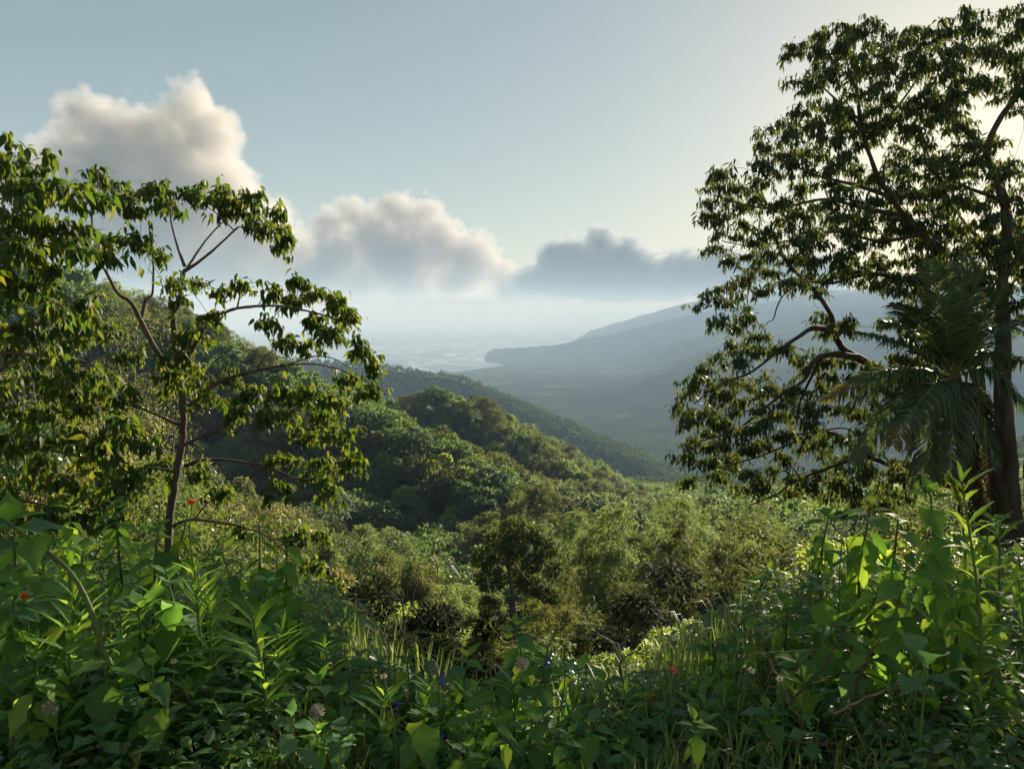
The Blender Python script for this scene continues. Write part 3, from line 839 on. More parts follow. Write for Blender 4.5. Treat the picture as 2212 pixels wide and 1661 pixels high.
# ------------------------------------------------------------------ trees close by
class Tree:
    def __init__(s, Y0, seed):
        s.Y0 = Y0; s.rs = np.random.default_rng(seed)
        s.wood = MB(); s.nodes = []; s.nrad = []
        s.lp = []; s.la = []; s.ln = []; s.ls = []           # leaves: point, axis, normal, size
        s.tips = []
    def limb(s, pts, r0, r1, sides=8, n=None, dy0=0.0, dy1=0.0):
        """pts in photograph units; the limb runs from Y0+dy0 to Y0+dy1."""
        k = len(pts)
        P = np.array([at2(x, y, s.Y0 + dy0 + (dy1 - dy0) * i / max(1, k - 1)) for i, (x, y) in enumerate(pts)])
        n = n or max(8, k * 5)
        C = spline(P, n)
        C[1:-1] += s.rs.normal(size=(n - 2, 3)) * r1 * 0.12
        rad = (r1 + (r0 - r1) * (1 - np.linspace(0, 1, n)) ** 1.8) * (1 + 0.05 * s.rs.normal(size=n))
        tube(s.wood, C, rad, sides, 0, cap=True)
        s.nodes += list(C[1:]); s.nrad += list(rad[1:])
        return C
    def branch_to(s, tgt, r=None, sag=0.12):
        N = np.array(s.nodes)
        d = np.linalg.norm(N - tgt, axis=1) + 0.35 * np.maximum(0, N[:, 2] - tgt[2] - 0.3)
        i = int(np.argmin(d)); a = N[i]; L = np.linalg.norm(tgt - a)
        if L < 0.06: return np.array([a, tgt])
        r0 = min(s.nrad[i] * 0.75, r if r else 0.008 + 0.016 * L)
        mid = (a + tgt) / 2 + np.array((0, 0, sag * L)) + s.rs.normal(size=3) * 0.06 * L
        n = max(4, int(L / 0.22) + 2)
        C = spline([a, mid, tgt], n)
        rad = np.linspace(r0, max(0.005, r0 * 0.35), n)
        tube(s.wood, C, rad, 5, 0)
        s.nodes += list(C[1:]); s.nrad += list(rad[1:])
        return C
    def rosette(s, p, d, n, size, hang=1.0):
        """Leaves whorled about a shoot tip, hanging."""
        a = s.rs.uniform(0, 2 * math.pi, n)
        out = np.stack([np.cos(a), np.sin(a), np.zeros(n)], -1) + 0.5 * d
        el = s.rs.uniform(-1.52, -0.75, n) * hang
        el[: n // 5] = s.rs.uniform(-0.7, 0.3, n // 5)
        ax = unit(out) * np.cos(el)[:, None]; ax[:, 2] += np.sin(el)
        pos = p + (-d) * s.rs.uniform(0, 1.9, (n, 1)) * size + unit(out) * (0.12 + 0.4 * s.rs.uniform(0, 1, (n, 1))) * size
        nor = unit(np.stack([-ax[:, 0] * ax[:, 2], -ax[:, 1] * ax[:, 2], 1.2 - ax[:, 2] ** 2], -1) + 0.55 * s.rs.normal(size=(n, 3)))
        s.lp.append(pos); s.la.append(ax); s.ln.append(nor); s.ls.append(size * s.rs.uniform(0.45, 1.25, n))
    def pad(s, cx, cy, rx, ry, nros, size, dy=0.0, depth=0.9, nl=(9, 15)):
        """A tier of foliage round pixel (cx, cy): shoots reach it from the nearest limb and end in rosettes."""
        c = at2(cx, cy, s.Y0 + dy); q = (s.Y0 + dy) / 1659.0
        s.branch_to(c + np.array((0, 0, -0.25 * ry * q)))
        for k in range(nros):
            a = s.rs.uniform(0, 2 * math.pi); rr = math.sqrt(s.rs.uniform(0.02, 1))
            dx = math.cos(a) * rr * rx * q; dd = math.sin(a) * rr * rx * q * depth
            # a domed tier: higher in the middle
            dz = (0.9 - 1.5 * rr * rr + s.rs.uniform(-0.9, 0.35)) * ry * q
            t = c + np.array((dx, dd, dz))
            C = s.branch_to(t, 0.011, 0.18)
            d = unit(C[-1] - C[-2] + np.array((0, 0, 1e-4)))
            s.rosette(t, d, int(s.rs.integers(*nl)), size)
    def bounds_base(s, base):
        s.base = np.asarray(base, dtype=float)
    def build(s, name, label, cat, mats, tmpl, leafname, group=None, parts=300, tmesh=None, woodname="trunk", fruit=None):
        root = empty(name, s.base)
        tag(root, label, cat, group)
        wv = MB(); wv.V = [v - s.base.astype(np.float32) for v in s.wood.V]; wv.Q = s.wood.Q; wv.T = s.wood.T; wv.qm = s.wood.qm; wv.tm = s.wood.tm; wv.n = s.wood.n
        wv.obj(woodname, [mats[1]], root)
        P = np.concatenate(s.lp) - s.base; A = np.concatenate(s.la); Nn = np.concatenate(s.ln); S = np.concatenate(s.ls)
        big = np.zeros(len(P), bool)
        if parts:
            w = P + s.base
            px, py = project(w)
            inside = (px > 4) & (px < 1020) & (py > 4) & (py < 660)
            sc = S / np.linalg.norm(w - np.array((0, 0, CAMZ)), axis=1) * inside
            big[np.argsort(-sc)[:parts]] = True
            F = frames(A[big], Nn[big])
            for f, p, z in zip(F, P[big], S[big]):
                o = D.objects.new(leafname, tmesh); COL.objects.link(o); o.parent = root
                M = Matrix.Identity(4)
                for i in range(3):
                    for j in range(3): M[i][j] = float(f[i, j] * z)
                    M[i][3] = float(p[i])
                o.matrix_basis = M
        mb = MB()
        r = ~big
        scatter(mb, tmpl, P[r], A[r], Nn[r], S[r], 0)
        o = mb.obj("crown", [mats[0]], root); o["kind"] = "stuff"
        if fruit:
            n, rad, fm = fruit
            idx = s.rs.choice(len(P), n, replace=False)
            import bmesh
            bm = bmesh.new(); bmesh.ops.create_icosphere(bm, subdivisions=2, radius=1.0)
            for v in bm.verts:
                an = math.atan2(v.co.y, v.co.x); v.co.z *= 0.8; v.co.x *= 1 + 0.06 * math.cos(8 * an); v.co.y *= 1 + 0.06 * math.cos(8 * an)
            st = bmesh.ops.create_cone(bm, segments=5, radius1=0.07, radius2=0.05, depth=2.2, matrix=Matrix.Translation((0, 0, 1.6)))
            me = D.meshes.new("fruit"); bm.to_mesh(me); bm.free(); me.materials.append(fm)
            for i in idx:
                f = D.objects.new("fruit", me); COL.objects.link(f); f.parent = root
                f.location = [float(c) for c in P[i] + np.array((0, 0, -0.12))]; f.scale = (rad,) * 3
        return root

def c1(x, y): return (x * 0.3988, 294.4 + y * 0.3988)
def c2(x, y): return (x * 0.424, 956.7 + y * 0.424)

M_LTREE = leaf_mat("heart_leaf_green", [(0.018, 0.044, 0.012), (0.028, 0.060, 0.016), (0.042, 0.078, 0.019), (0.08, 0.10, 0.024)], [(0.11, 0.22, 0.015), (0.20, 0.33, 0.022), (0.44, 0.44, 0.03)], 0.28, 0.55, 0.15)
M_LTREE_O = leaf_mat("heart_leaf_green_near", [(0.018, 0.044, 0.012), (0.028, 0.060, 0.016), (0.042, 0.078, 0.019), (0.08, 0.10, 0.024)], [(0.11, 0.22, 0.015), (0.20, 0.33, 0.022), (0.44, 0.44, 0.03)], 0.28, 0.55, 0.15, by_object=True)
M_RTREE = leaf_mat("long_leaf_green", [(0.020, 0.042, 0.020), (0.030, 0.058, 0.025), (0.05, 0.078, 0.028)], [(0.07, 0.13, 0.015), (0.14, 0.21, 0.025), (0.36, 0.33, 0.035)], 0.24, 0.5, 0.2)
M_RTREE_O = leaf_mat("long_leaf_green_near", [(0.020, 0.042, 0.020), (0.030, 0.058, 0.025), (0.05, 0.078, 0.028)], [(0.07, 0.13, 0.015), (0.14, 0.21, 0.025), (0.36, 0.33, 0.035)], 0.24, 0.5, 0.2, by_object=True)
M_FRUIT = plain_mat("brown_fruit", (0.06, 0.045, 0.025), 0.7)
M_REDBARK = bark_mat("red_brown_bark", (0.035, 0.026, 0.022), (0.10, 0.072, 0.058), 4, bump=1.0)

def tmesh(tm, name, mat):
    V, Q, T = tm
    return mesh_arrays(name, V, [Q, T], [mat])
TM_L = leaf_template(6, 0.42, 0.30, 0.16, 0.28)
TM_R = leaf_template(5, 0.27, 0.40, 0.14, 0.28)
TMESH_L = tmesh(TM_L, "leaf", M_LTREE_O)
TMESH_R = tmesh(TM_R, "leaf", M_RTREE_O)

# --- the open-branched tree on the left, with hanging fruit
def build_left_tree():
    t = Tree(12.0, 101)
    t.limb([(352, 1400), (366, 1140), (380, 1030), (394, 950), (395, 885), (388, 800), (377, 729), (377, 677), (389, 637), (396, 590)], 0.068, 0.040, 10, 44)
    t.limb([c1(995, 730), c1(1060, 690), c1(1160, 610), c1(1290, 490)], 0.034, 0.014, dy1=-0.4)
    t.limb([c1(1000, 700), c1(960, 590), c1(925, 450), c1(930, 380)], 0.028, 0.011, dy1=0.5)
    t.limb([c1(1010, 720), c1(1080, 610), c1(1150, 520), c1(1230, 440)], 0.024, 0.011, dy1=0.6)
    t.limb([(389, 810), (341, 761), (307, 697), (283, 653), (255, 633), (231, 590), (215, 561), (203, 502), (199, 466), (211, 398), (209, 370)], 0.050, 0.010, dy1=-0.9)
    t.limb([(305, 690), (315, 649), (329, 633), (331, 574), (327, 534), (322, 490)], 0.032, 0.012, dy1=0.5)
    t.limb([(392, 800), (431, 725), (455, 693), (499, 669), (550, 661), (612, 661), (672, 673), (724, 689), (752, 713)], 0.044, 0.011, dy1=-0.6)
    t.limb([(394, 890), (460, 832), (518, 809), (566, 797), (616, 789), (672, 785), (732, 797), (772, 817)], 0.040, 0.010, dy1=0.3)
    t.limb([c1(1500, 1245), c1(1600, 1220), c1(1700, 1190), c1(1800, 1200), c1(1880, 1240)], 0.016, 0.008, dy0=0.15, dy1=-0.5)
    t.limb([c1(1400, 1260), c1(1430, 1200), c1(1490, 1150), c1(1560, 1110)], 0.016, 0.008, dy0=0.1, dy1=0.5)
    t.limb([(399, 1005), (454, 991), (538, 999), (590, 1012), (660, 1035), (730, 1010)], 0.032, 0.010, dy1=-0.4)
    t.limb([(398, 960), (455, 935), (520, 920), (600, 915), (690, 930), (745, 945)], 0.032, 0.010, dy1=0.5)
    t.limb([(375, 1135), (407, 1122), (466, 1126), (530, 1139), (581, 1160), (632, 1207), (678, 1270), (704, 1321)], 0.028, 0.008, dy1=-1.0)
    t.limb([(392, 920), (350, 900), (300, 880), (240, 870), (170, 880)], 0.028, 0.010, dy1=-0.7)
    t.limb([(384, 1020), (330, 1010), (270, 1020), (200, 1050)], 0.024, 0.010, dy1=-0.6)
    pads = [c1(*p[:2]) + (p[2] * 0.3988, p[3] * 0.3988, n) for *p, n in [
        (520, 195, 55, 30, 4), (640, 250, 50, 30, 3), (470, 310, 40, 60, 4), (690, 320, 95, 45, 8), (850, 275, 90, 45, 8), (910, 370, 90, 50, 8), (1050, 320, 85, 50, 8), (1220, 290, 80, 35, 5),
        (1380, 320, 70, 45, 7), (1300, 400, 110, 50, 9), (1490, 440, 80, 60, 9), (1530, 560, 60, 75, 9), (1400, 500, 60, 50, 5), (1200, 360, 80, 40, 6), (740, 410, 60, 40, 4),
        (610, 560, 80, 45, 6), (760, 580, 80, 55, 7), (880, 640, 50, 45, 4), (940, 780, 60, 35, 4), (1090, 790, 50, 35, 4), (1320, 810, 50, 30, 4), (1200, 830, 50, 25, 3), (1490, 840, 40, 45, 5),
        (1620, 770, 60, 50, 7), (1710, 850, 80, 45, 8), (1830, 910, 70, 55, 8), (1900, 970, 45, 50, 6), (1460, 990, 50, 35, 5), (1570, 890, 60, 35, 5), (1690, 1000, 50, 45, 6), (1800, 1060, 80, 55, 8),
        (1950, 1140, 75, 60, 8), (1560, 1100, 70, 45, 6), (1680, 1130, 80, 45, 6), (2020, 1250, 50, 75, 8), (1990, 1370, 70, 50, 7), (1900, 1320, 80, 40, 6), (1050, 1080, 95, 60, 8), (960, 1180, 110, 70, 10),
        (1050, 1300, 100, 70, 9), (920, 1310, 80, 60, 7), (1230, 1290, 75, 55, 7), (1130, 1390, 75, 55, 6), (1340, 1390, 100, 55, 9), (1500, 1370, 95, 55, 8), (1650, 1390, 95, 60, 9), (1790, 1420, 70, 55, 7),
        (1500, 1500, 110, 55, 9), (1750, 1530, 110, 55, 9), (1280, 1500, 65, 45, 5), (1830, 1610, 70, 50, 6), (1650, 1620, 80, 45, 6), (980, 890, 60, 30, 3), (1150, 960, 60, 40, 4),
        (600, 1040, 80, 50, 5), (450, 1090, 80, 50, 6), (700, 1180, 80, 50, 5), (560, 1300, 90, 60, 7), (700, 1400, 90, 50, 6), (420, 1440, 90, 60, 7)]]
    pads += [c2(*p[:2]) + (p[2] * 0.424, p[3] * 0.424, n) for *p, n in [
        (1450, 70, 110, 45, 8), (1650, 130, 110, 55, 9), (1800, 100, 90, 60, 8), (1700, 230, 80, 65, 7), (1420, 230, 75, 55, 6), (1130, 260, 80, 55, 6), (1600, 460, 90, 45, 7), (1480, 470, 60, 35, 4),
        (1690, 740, 60, 55, 6), (1740, 890, 65, 65, 7), (1620, 620, 60, 40, 4), (830, 110, 100, 70, 8), (1010, 150, 70, 50, 5), (600, 150, 110, 70, 8), (420, 250, 100, 60, 7), (1240, 450, 70, 40, 4)]]
    C = np.array([p[:2] for p in pads]); o = np.argsort(np.hypot(C[:, 0] - 390, C[:, 1] - 800))
    for i in o:
        cx, cy, rx, ry, n = pads[i]
        t.pad(cx, cy, rx, ry, int(n * 2.2) + 2, 0.138, dy=t.rs.uniform(-1.0, 0.8), nl=(7, 12))
    b = at2(352, 1400, 12.0)
    t.bounds_base(b)
    t.build("fruit_tree", "open-branched tree with drooping heart-shaped leaves and round hanging fruit", "tree", [M_LTREE, M_BARK], TM_L, "leaf", parts=300, tmesh=TMESH_L, fruit=(26, 0.035, M_FRUIT))
build_left_tree()

# --- the dense tree cut by the left edge of the frame
def build_edge_tree():
    t = Tree(9.5, 202)
    t.limb([(-330, 1700), (-300, 1300), (-270, 1000), (-230, 800), (-180, 650)], 0.17, 0.09, 10)
    t.limb([(-240, 820), (-120, 780), (0, 762), (90, 768)], 0.07, 0.02, dy1=-0.3)
    t.limb([(-180, 650), (-80, 560), (20, 520), (70, 460)], 0.06, 0.02, dy1=-0.4)
    t.limb([(-190, 660), (-120, 500), (-40, 400), (30, 380)], 0.06, 0.02, dy1=0.5)
    t.limb([(-250, 900), (-120, 880), (0, 800), (80, 720), (130, 650)], 0.05, 0.015, dy1=0.4)
    t.limb([(-270, 1000), (-100, 960), (0, 972), (90, 970), (200, 990)], 0.05, 0.013, dy1=-0.2)
    t.limb([(-280, 1100), (-100, 1090), (40, 1080), (150, 1110), (230, 1160)], 0.04, 0.012, dy1=0.3)
    poly = [(-60, 300), (10, 315), (60, 345), (125, 365), (165, 420), (175, 470), (210, 520), (225, 600), (235, 640), (205, 690), (150, 720), (60, 730), (-60, 720)]
    from mathutils import geometry as G
    def fill(poly, n, md, rx, ry, nr, lo, hi):
        xs = [p[0] for p in poly]; ys = [p[1] for p in poly]; got = []
        for _ in range(4000):
            x = t.rs.uniform(min(xs), max(xs)); y = t.rs.uniform(min(ys), max(ys))
            ins = False; j = len(poly) - 1
            for i in range(len(poly)):
                if (poly[i][1] > y) != (poly[j][1] > y) and x < (poly[j][0] - poly[i][0]) * (y - poly[i][1]) / (poly[j][1] - poly[i][1]) + poly[i][0]: ins = not ins
                j = i
            if ins and all((x - a) ** 2 + (y - b) ** 2 > md * md for a, b in got): got.append((x, y))
            if len(got) >= n: break
        for x, y in got: t.pad(x, y, rx * t.rs.uniform(0.8, 1.2), ry * t.rs.uniform(0.8, 1.2), nr, 0.165, dy=t.rs.uniform(lo, hi), nl=(8, 13))
    fill(poly, 36, 36, 46, 26, 8, -0.9, 0.9)
    fill([(-40, 740), (120, 740), (180, 800), (300, 900), (330, 1000), (250, 1130), (120, 1150), (-40, 1120)], 34, 48, 50, 26, 7, -0.6, 1.2)
    for p in ((190, 400, 25, 20, 4), (215, 430, 20, 30, 4), (10, 305, 14, 20, 3)): t.pad(*p, 0.19, dy=0.2)
    b = at2(-330, 1700, 9.5); t.bounds_base(b)
    t.build("leafy_tree", "dense tree with drooping yellow-green tipped leaves cut by left edge", "tree", [M_LTREE, M_BARK], TM_L, "leaf", parts=300, tmesh=TMESH_L)
build_edge_tree()

# --- the tall tree on the right
def c4(x, y): return (1398 + x * 0.3988, y * 0.3988)
def c5(x, y): return (1398 + x * 0.3988, 588.7 + y * 0.3988)
def build_right_tree():
    t = Tree(16.0, 303)
    # stems
    t.limb([(2195, 1420), (2192, 1250), (2182, 1100), (2172, 950), (2165, 800), (2168, 700), (2165, 622), (2176, 479), (2156, 391), (2132, 339), (2148, 279), (2192, 215), (2240, 180)], 0.29, 0.05, 12, 60)
    t.limb([(2160, 1400), (2162, 1200), (2150, 1080), (2135, 960), (2118, 880), (2112, 780), (2110, 720), (2060, 600), (2004, 518), (1964, 479), (1912, 407), (1885, 351), (1861, 271), (1849, 187), (1833, 150)], 0.22, 0.03, 10, 60, dy0=0.5, dy1=-0.8)
    t.limb([(2250, 1420), (2235, 1250), (2225, 1050), (2228, 900), (2240, 760), (2250, 690)], 0.22, 0.06, 10, dy0=0.6, dy1=1.2)
    # the low crooked limb
    t.limb([(2170, 1100), (2136, 999), (2076, 928), (2036, 892), (1976, 844), (1948, 824), (1853, 772), (1817, 748), (1801, 712), (1793, 676), (1757, 624), (1725, 593), (1693, 554), (1670, 500)], 0.17, 0.03, 10, 60, dy1=-1.4)
    t.limb([(1799, 714), (1757, 708), (1729, 724), (1677, 760), (1621, 804), (1557, 828), (1500, 870)], 0.065, 0.015, dy0=-1.1, dy1=-2.2)
    t.limb([(1853, 772), (1797, 764), (1757, 780), (1737, 820), (1693, 848), (1637, 892), (1589, 928), (1520, 950)], 0.075, 0.015, dy0=-0.9, dy1=-1.6)
    t.limb([(1770, 776), (1752, 815), (1735, 850), (1720, 890)], 0.04, 0.02, dy0=-1.0, dy1=-0.6)
    t.limb([(2100, 1060), (2036, 1043), (1956, 1019), (1876, 987), (1817, 1000), (1717, 1039), (1677, 1067), (1620, 1090)], 0.09, 0.014, dy0=0.1, dy1=-1.2)
    t.limb([(1890, 992), (1830, 950), (1770, 930), (1700, 960), (1640, 985), (1550, 1010)], 0.05, 0.014, dy0=-0.5, dy1=-1.5)
    t.limb([(1996, 625), (1948, 601), (1896, 591), (1857, 595), (1797, 611), (1737, 609), (1690, 640), (1670, 690)], 0.07, 0.013, dy0=-0.2, dy1=-1.0)
    t.limb([(2090, 700), (2050, 660), (1996, 625)], 0.1, 0.07, dy0=0.1, dy1=-0.2)
    t.limb([(2136, 330), (2090, 285), (2052, 247), (2052, 191), (2072, 132), (2080, 80), (2090, 30)], 0.07, 0.014, dy1=0.5)
    t.limb([(1925, 425), (1850, 400), (1770, 380), (1700, 350), (1640, 320)], 0.05, 0.013, dy0=-0.5, dy1=-1.3)
    t.limb([(1955, 465), (1870, 450), (1780, 430), (1680, 450), (1600, 440), (1540, 420)], 0.055, 0.012, dy0=-0.4, dy1=-0.8)
    t.limb([(1990, 505), (1900, 520), (1800, 500), (1700, 520), (1620, 530), (1560, 520)], 0.05, 0.012, dy0=-0.3, dy1=0.6)
    t.limb([(1868, 290), (1820, 230), (1780, 190), (1740, 150)], 0.04, 0.012, dy0=-0.7, dy1=-0.3)
    t.limb([(1870, 300), (1930, 240), (1980, 170), (2000, 100)], 0.04, 0.012, dy0=-0.7, dy1=0.6)
    t.limb([(2160, 430), (2080, 400), (2010, 360), (1960, 300)], 0.05, 0.013, dy1=0.9)
    t.limb([(2170, 560), (2100, 500), (2050, 430), (2030, 380)], 0.05, 0.013, dy1=-0.9)
    t.limb([(2170, 600), (2215, 520), (2240, 440)], 0.06, 0.02, dy1=-0.8)
    t.limb([(2120, 880), (2060, 830), (2010, 760), (1960, 700), (1900, 690)], 0.07, 0.015, dy0=0.4, dy1=1.0)
    outline = [(2110, 5), (2060, 35), (2000, 65), (1960, 60), (1880, 40), (1858, 60), (1785, 45), (1752, 75), (1712, 110), (1712, 135), (1745, 140), (1750, 155), (1716, 185), (1760, 205), (1716, 240), (1690, 275), (1650, 280), (1615, 310), (1640, 345), (1665, 372),
        (1650, 392), (1600, 398), (1565, 400), (1558, 365), (1532, 362), (1508, 428), (1520, 470), (1548, 465), (1560, 505), (1524, 520), (1522, 545), (1565, 552), (1590, 590), (1526, 605), (1522, 645), (1560, 662), (1535, 690), (1595, 722), (1600, 742), (1550, 745), (1545, 790), (1490, 805), (1482, 850), (1456, 875),
        (1458, 920), (1480, 960), (1460, 1000), (1465, 1030), (1505, 1052), (1545, 1040), (1600, 1010), (1590, 1070), (1640, 1048), (1700, 1060), (1780, 1080), (1900, 1090), (2000, 1060), (2060, 900), (2090, 760), (2110, 700), (2280, 700), (2280, 20)]
    holes = [(1700, 680, 60, 50), (1830, 650, 60, 40), (1880, 660, 70, 36), (1880, 745, 60, 40), (1760, 745, 30, 22), (1690, 800, 30, 20), (2135, 245, 34, 40), (2195, 285, 34, 38), (2150, 345, 18, 20), (2275, 330, 55, 170), (2110, 400, 20, 18), (1900, 345, 18, 25), (1800, 200, 25, 12), (1780, 900, 26, 20), (1560, 590, 28, 16), (1640, 480, 18, 14), (1960, 200, 16, 12), (2040, 300, 18, 18), (2110, 140, 22, 24), (1640, 1000, 35, 16), (1740, 995, 40, 18), (1960, 950, 50, 40), (2060, 690, 25, 20), (1700, 385, 20, 12), (1590, 470, 14, 14)]  # the gap beyond the right edge is added to let sun through
    got = []
    for _ in range(30000):
        x = t.rs.uniform(1450, 2280); y = t.rs.uniform(0, 1100)
        ins = False; j = len(outline) - 1
        for i in range(len(outline)):
            if (outline[i][1] > y) != (outline[j][1] > y) and x < (outline[j][0] - outline[i][0]) * (y - outline[i][1]) / (outline[j][1] - outline[i][1]) + outline[i][0]: ins = not ins
            j = i
        if not ins or any(((x - a) / (c + 12)) ** 2 + ((y - b) / (d + 8)) ** 2 < 1 for a, b, c, d in holes): continue
        md = 29 if (x > 1700 and 60 < y < 640) else 33
        if all((x - a) ** 2 + ((y - b) * 1.35) ** 2 > md * md for a, b in got): got.append((x, y))
        if len(got) >= 420: break
    C = np.array(got); o = np.argsort(np.hypot(C[:, 0] - 2050, C[:, 1] - 600))
    for i in o:
        x, y = got[i]
        t.pad(x, y, t.rs.uniform(22, 36), t.rs.uniform(12, 19), int(t.rs.integers(11, 17)), 0.152, dy=t.rs.uniform(-2.0, 1.6), nl=(9, 15))
    b = at2(2195, 1420, 16.0); t.bounds_base(b)
    t.build("tall_tree", "tall dark spreading tree against the sun at right with crooked limbs", "tree", [M_RTREE, M_REDBARK], TM_R, "leaf", parts=300, tmesh=TMESH_R, fruit=(24, 0.04, M_FRUIT))
build_right_tree()

# --- young coconut palm in front of it
M_PALM = leaf_mat("palm_leaflet", [(0.04, 0.072, 0.035), (0.06, 0.098, 0.048), (0.09, 0.12, 0.055)], [(0.08, 0.15, 0.03), (0.18, 0.25, 0.04)], 0.3, 0.5, 0.3)
M_PALMTIP = leaf_mat("palm_leaflet_yellowing", [(0.05, 0.065, 0.018), (0.12, 0.10, 0.02), (0.24, 0.16, 0.03)], [(0.2, 0.2, 0.02), (0.6, 0.38, 0.04)], 0.4, 0.4, 0.4)
M_RACHIS = bark_mat("palm_rachis", (0.09, 0.09, 0.03), (0.2, 0.18, 0.07), 8)
M_PALMTRUNK = bark_mat("palm_trunk_grey", (0.06, 0.055, 0.05), (0.17, 0.15, 0.13), 9)

def frond_mesh(mb, P, leaf_len, n=60, hang=0.5, tip_from=None, w=0.045, upn=None, rr=0.018):
    C = spline(P, 26)
    tube(mb, C, np.linspace(rr, rr * 0.2, 26), 5, 0)
    seg = np.linspace(0.12, 0.995, n) * 25
    i0 = np.clip(seg.astype(int), 0, 24); f = (seg - i0)[:, None]
    q = C[i0] * (1 - f) + C[i0 + 1] * f
    tg = unit(C[np.clip(i0 + 1, 0, 25)] - C[i0])
    up = np.array((0, 0, 1.0)) if upn is None else np.asarray(upn, dtype=float)
    side = unit(np.cross(tg, up)); nrm = np.cross(side, tg)
    t01 = seg / 25
    L = leaf_len * (np.sin(np.pi * np.clip(t01 * 0.86 + 0.12, 0, 1)) ** 0.6) * rng.uniform(0.85, 1.1, n)
    for s in (-1, 1):
        ax = unit(side * s * 0.85 + tg * 0.62 + nrm * 0.25 + rng.normal(size=(n, 3)) * 0.07)
        droop = hang * rng.uniform(0.7, 1.3, n)
        # each leaflet: base, middle, tip, bending under its own weight
        p1 = q + ax * (L * 0.5)[:, None] + np.array((0, 0, -1.0)) * (droop * L * 0.16)[:, None]
        p2 = q + ax * (L * (1 - 0.25 * droop))[:, None] + np.array((0, 0, -1.0)) * (droop * L * 0.75)[:, None]
        wv = unit(np.cross(ax, nrm + 0.3 * rng.normal(size=(n, 3)))) * (w * 0.5)
        V = np.stack([q - wv * 0.3, q + wv * 0.3, p1 - wv, p1 + wv, p2], axis=1)
        o = np.arange(n) * 5
        Q = np.stack([o, o + 1, o + 3, o + 2], -1); T = np.stack([o + 2, o + 3, o + 4], -1)
        if tip_from is None: mb.add(V.reshape(-1, 3), Q, T, 1)
        else:
            tip = t01 > tip_from
            for mm, sel in ((1, ~tip), (2, tip)):
                if sel.any():
                    Vs = V[sel].reshape(-1, 3); o2 = np.arange(sel.sum()) * 5
                    mb.add(Vs, np.stack([o2, o2 + 1, o2 + 3, o2 + 2], -1), np.stack([o2 + 2, o2 + 3, o2 + 4], -1), mm)

def build_palm():
    Y = 13.0
    head = at2(2062, 812, Y)
    base = at2(2165, 1290, Y + 0.4)
    root = tag(empty("coconut_palm", base), "young coconut palm with grey ringed trunk before the tall tree", "palm")
    mb = MB()
    n = 60
    P = spline([base - base, (at2(2130, 1130, Y + 0.3) - base), (at2(2082, 960, Y) - base), (head - base)], n)
    rad = np.linspace(0.15, 0.10, n) * (1 + 0.07 * (np.arange(n) % 3 == 0))
    tube(mb, P, rad, 12, 0, cap=True)
    mb.obj("trunk", [M_PALMTRUNK], root)
    F = [  # (mid px, mid py, tip px, tip py, depth of tip, droop, yellow from)
        ((2058, 690), (2040, 515), 0.3, 0.25, None), ((2040, 700), (2010, 560), -0.8, 0.25, None), ((2075, 700), (2090, 545), 0.8, 0.3, None), ((2085, 690), (2120, 570), -0.2, 0.4, None),
        ((1975, 720), (1900, 690), 0.6, 0.6, None), ((1960, 745), (1850, 715), -0.4, 0.7, None), ((1990, 700), (1935, 655), -0.9, 0.5, None),
        ((1920, 796), (1778, 862), -0.5, 0.75, 0.72), ((1950, 800), (1820, 880), 0.7, 0.85, None),
        ((1955, 850), (1842, 1000), -0.8, 0.85, None), ((2020, 880), (1990, 1060), -1.0, 1.0, None), ((2000, 850), (1930, 960), -1.3, 0.95, 0.8),
        ((2130, 760), (2230, 790), 0.3, 0.8, None), ((2140, 800), (2240, 900), -0.6, 0.9, None), ((2130, 730), (2200, 690), 0.8, 0.6, None), ((2110, 860), (2150, 1000), -0.7, 1.0, None),
        ((2060, 880), (2050, 1040), -0.9, 1.0, None), ((2120, 700), (2170, 620), -0.6, 0.5, None)]
    for mid, tip, dy, hang, yf in F:
        mb = MB()
        m = at2(*mid, Y + dy * 0.6) - base; e = at2(*tip, Y + dy) - base
        frond_mesh(mb, [P[-1], m, e], 0.62, 70, hang, yf)
        mb.obj("frond", [M_RACHIS, M_PALM, M_PALMTIP], root)
    for k in range(3):      # hanging dead fronds against the trunk
        mb = MB()
        x0 = 2095 + 22 * k; e = at2(x0 - 10, 1110 + 25 * k, Y - 0.3 + 0.2 * k) - base
        frond_mesh(mb, [P[-1], at2(x0 - 5, 900, Y - 0.35) - base, e], 0.5, 40, 1.1)
        o = mb.obj("frond", [M_RACHIS, M_DEAD], root); o["label"] = "dead brown frond hanging against the trunk"
build_palm()

# ------------------------------------------------------------------ shrubs and trees on the slope below the brow
def ground_at(x, y):
    return float(height(np.array([x]), np.array([y]))[0])

def slope_plant(name, px, ptop, Y, label, cat, group, parts, halfw, rotz=None):
    """parts: function(H, R) -> list of (part name, mesh). Stands on the slope at px, reaching up to pixel row ptop."""
    top = at2(px, ptop, Y)
    gz = ground_at(top[0], Y)
    H = max(1.2, top[2] - gz); Rw = halfw * Y / 1659.0
    root = tag(empty(name, (top[0], Y, gz)), label, cat, group)
    for nm, me in parts(H, Rw): link(nm, me, root)
    return root

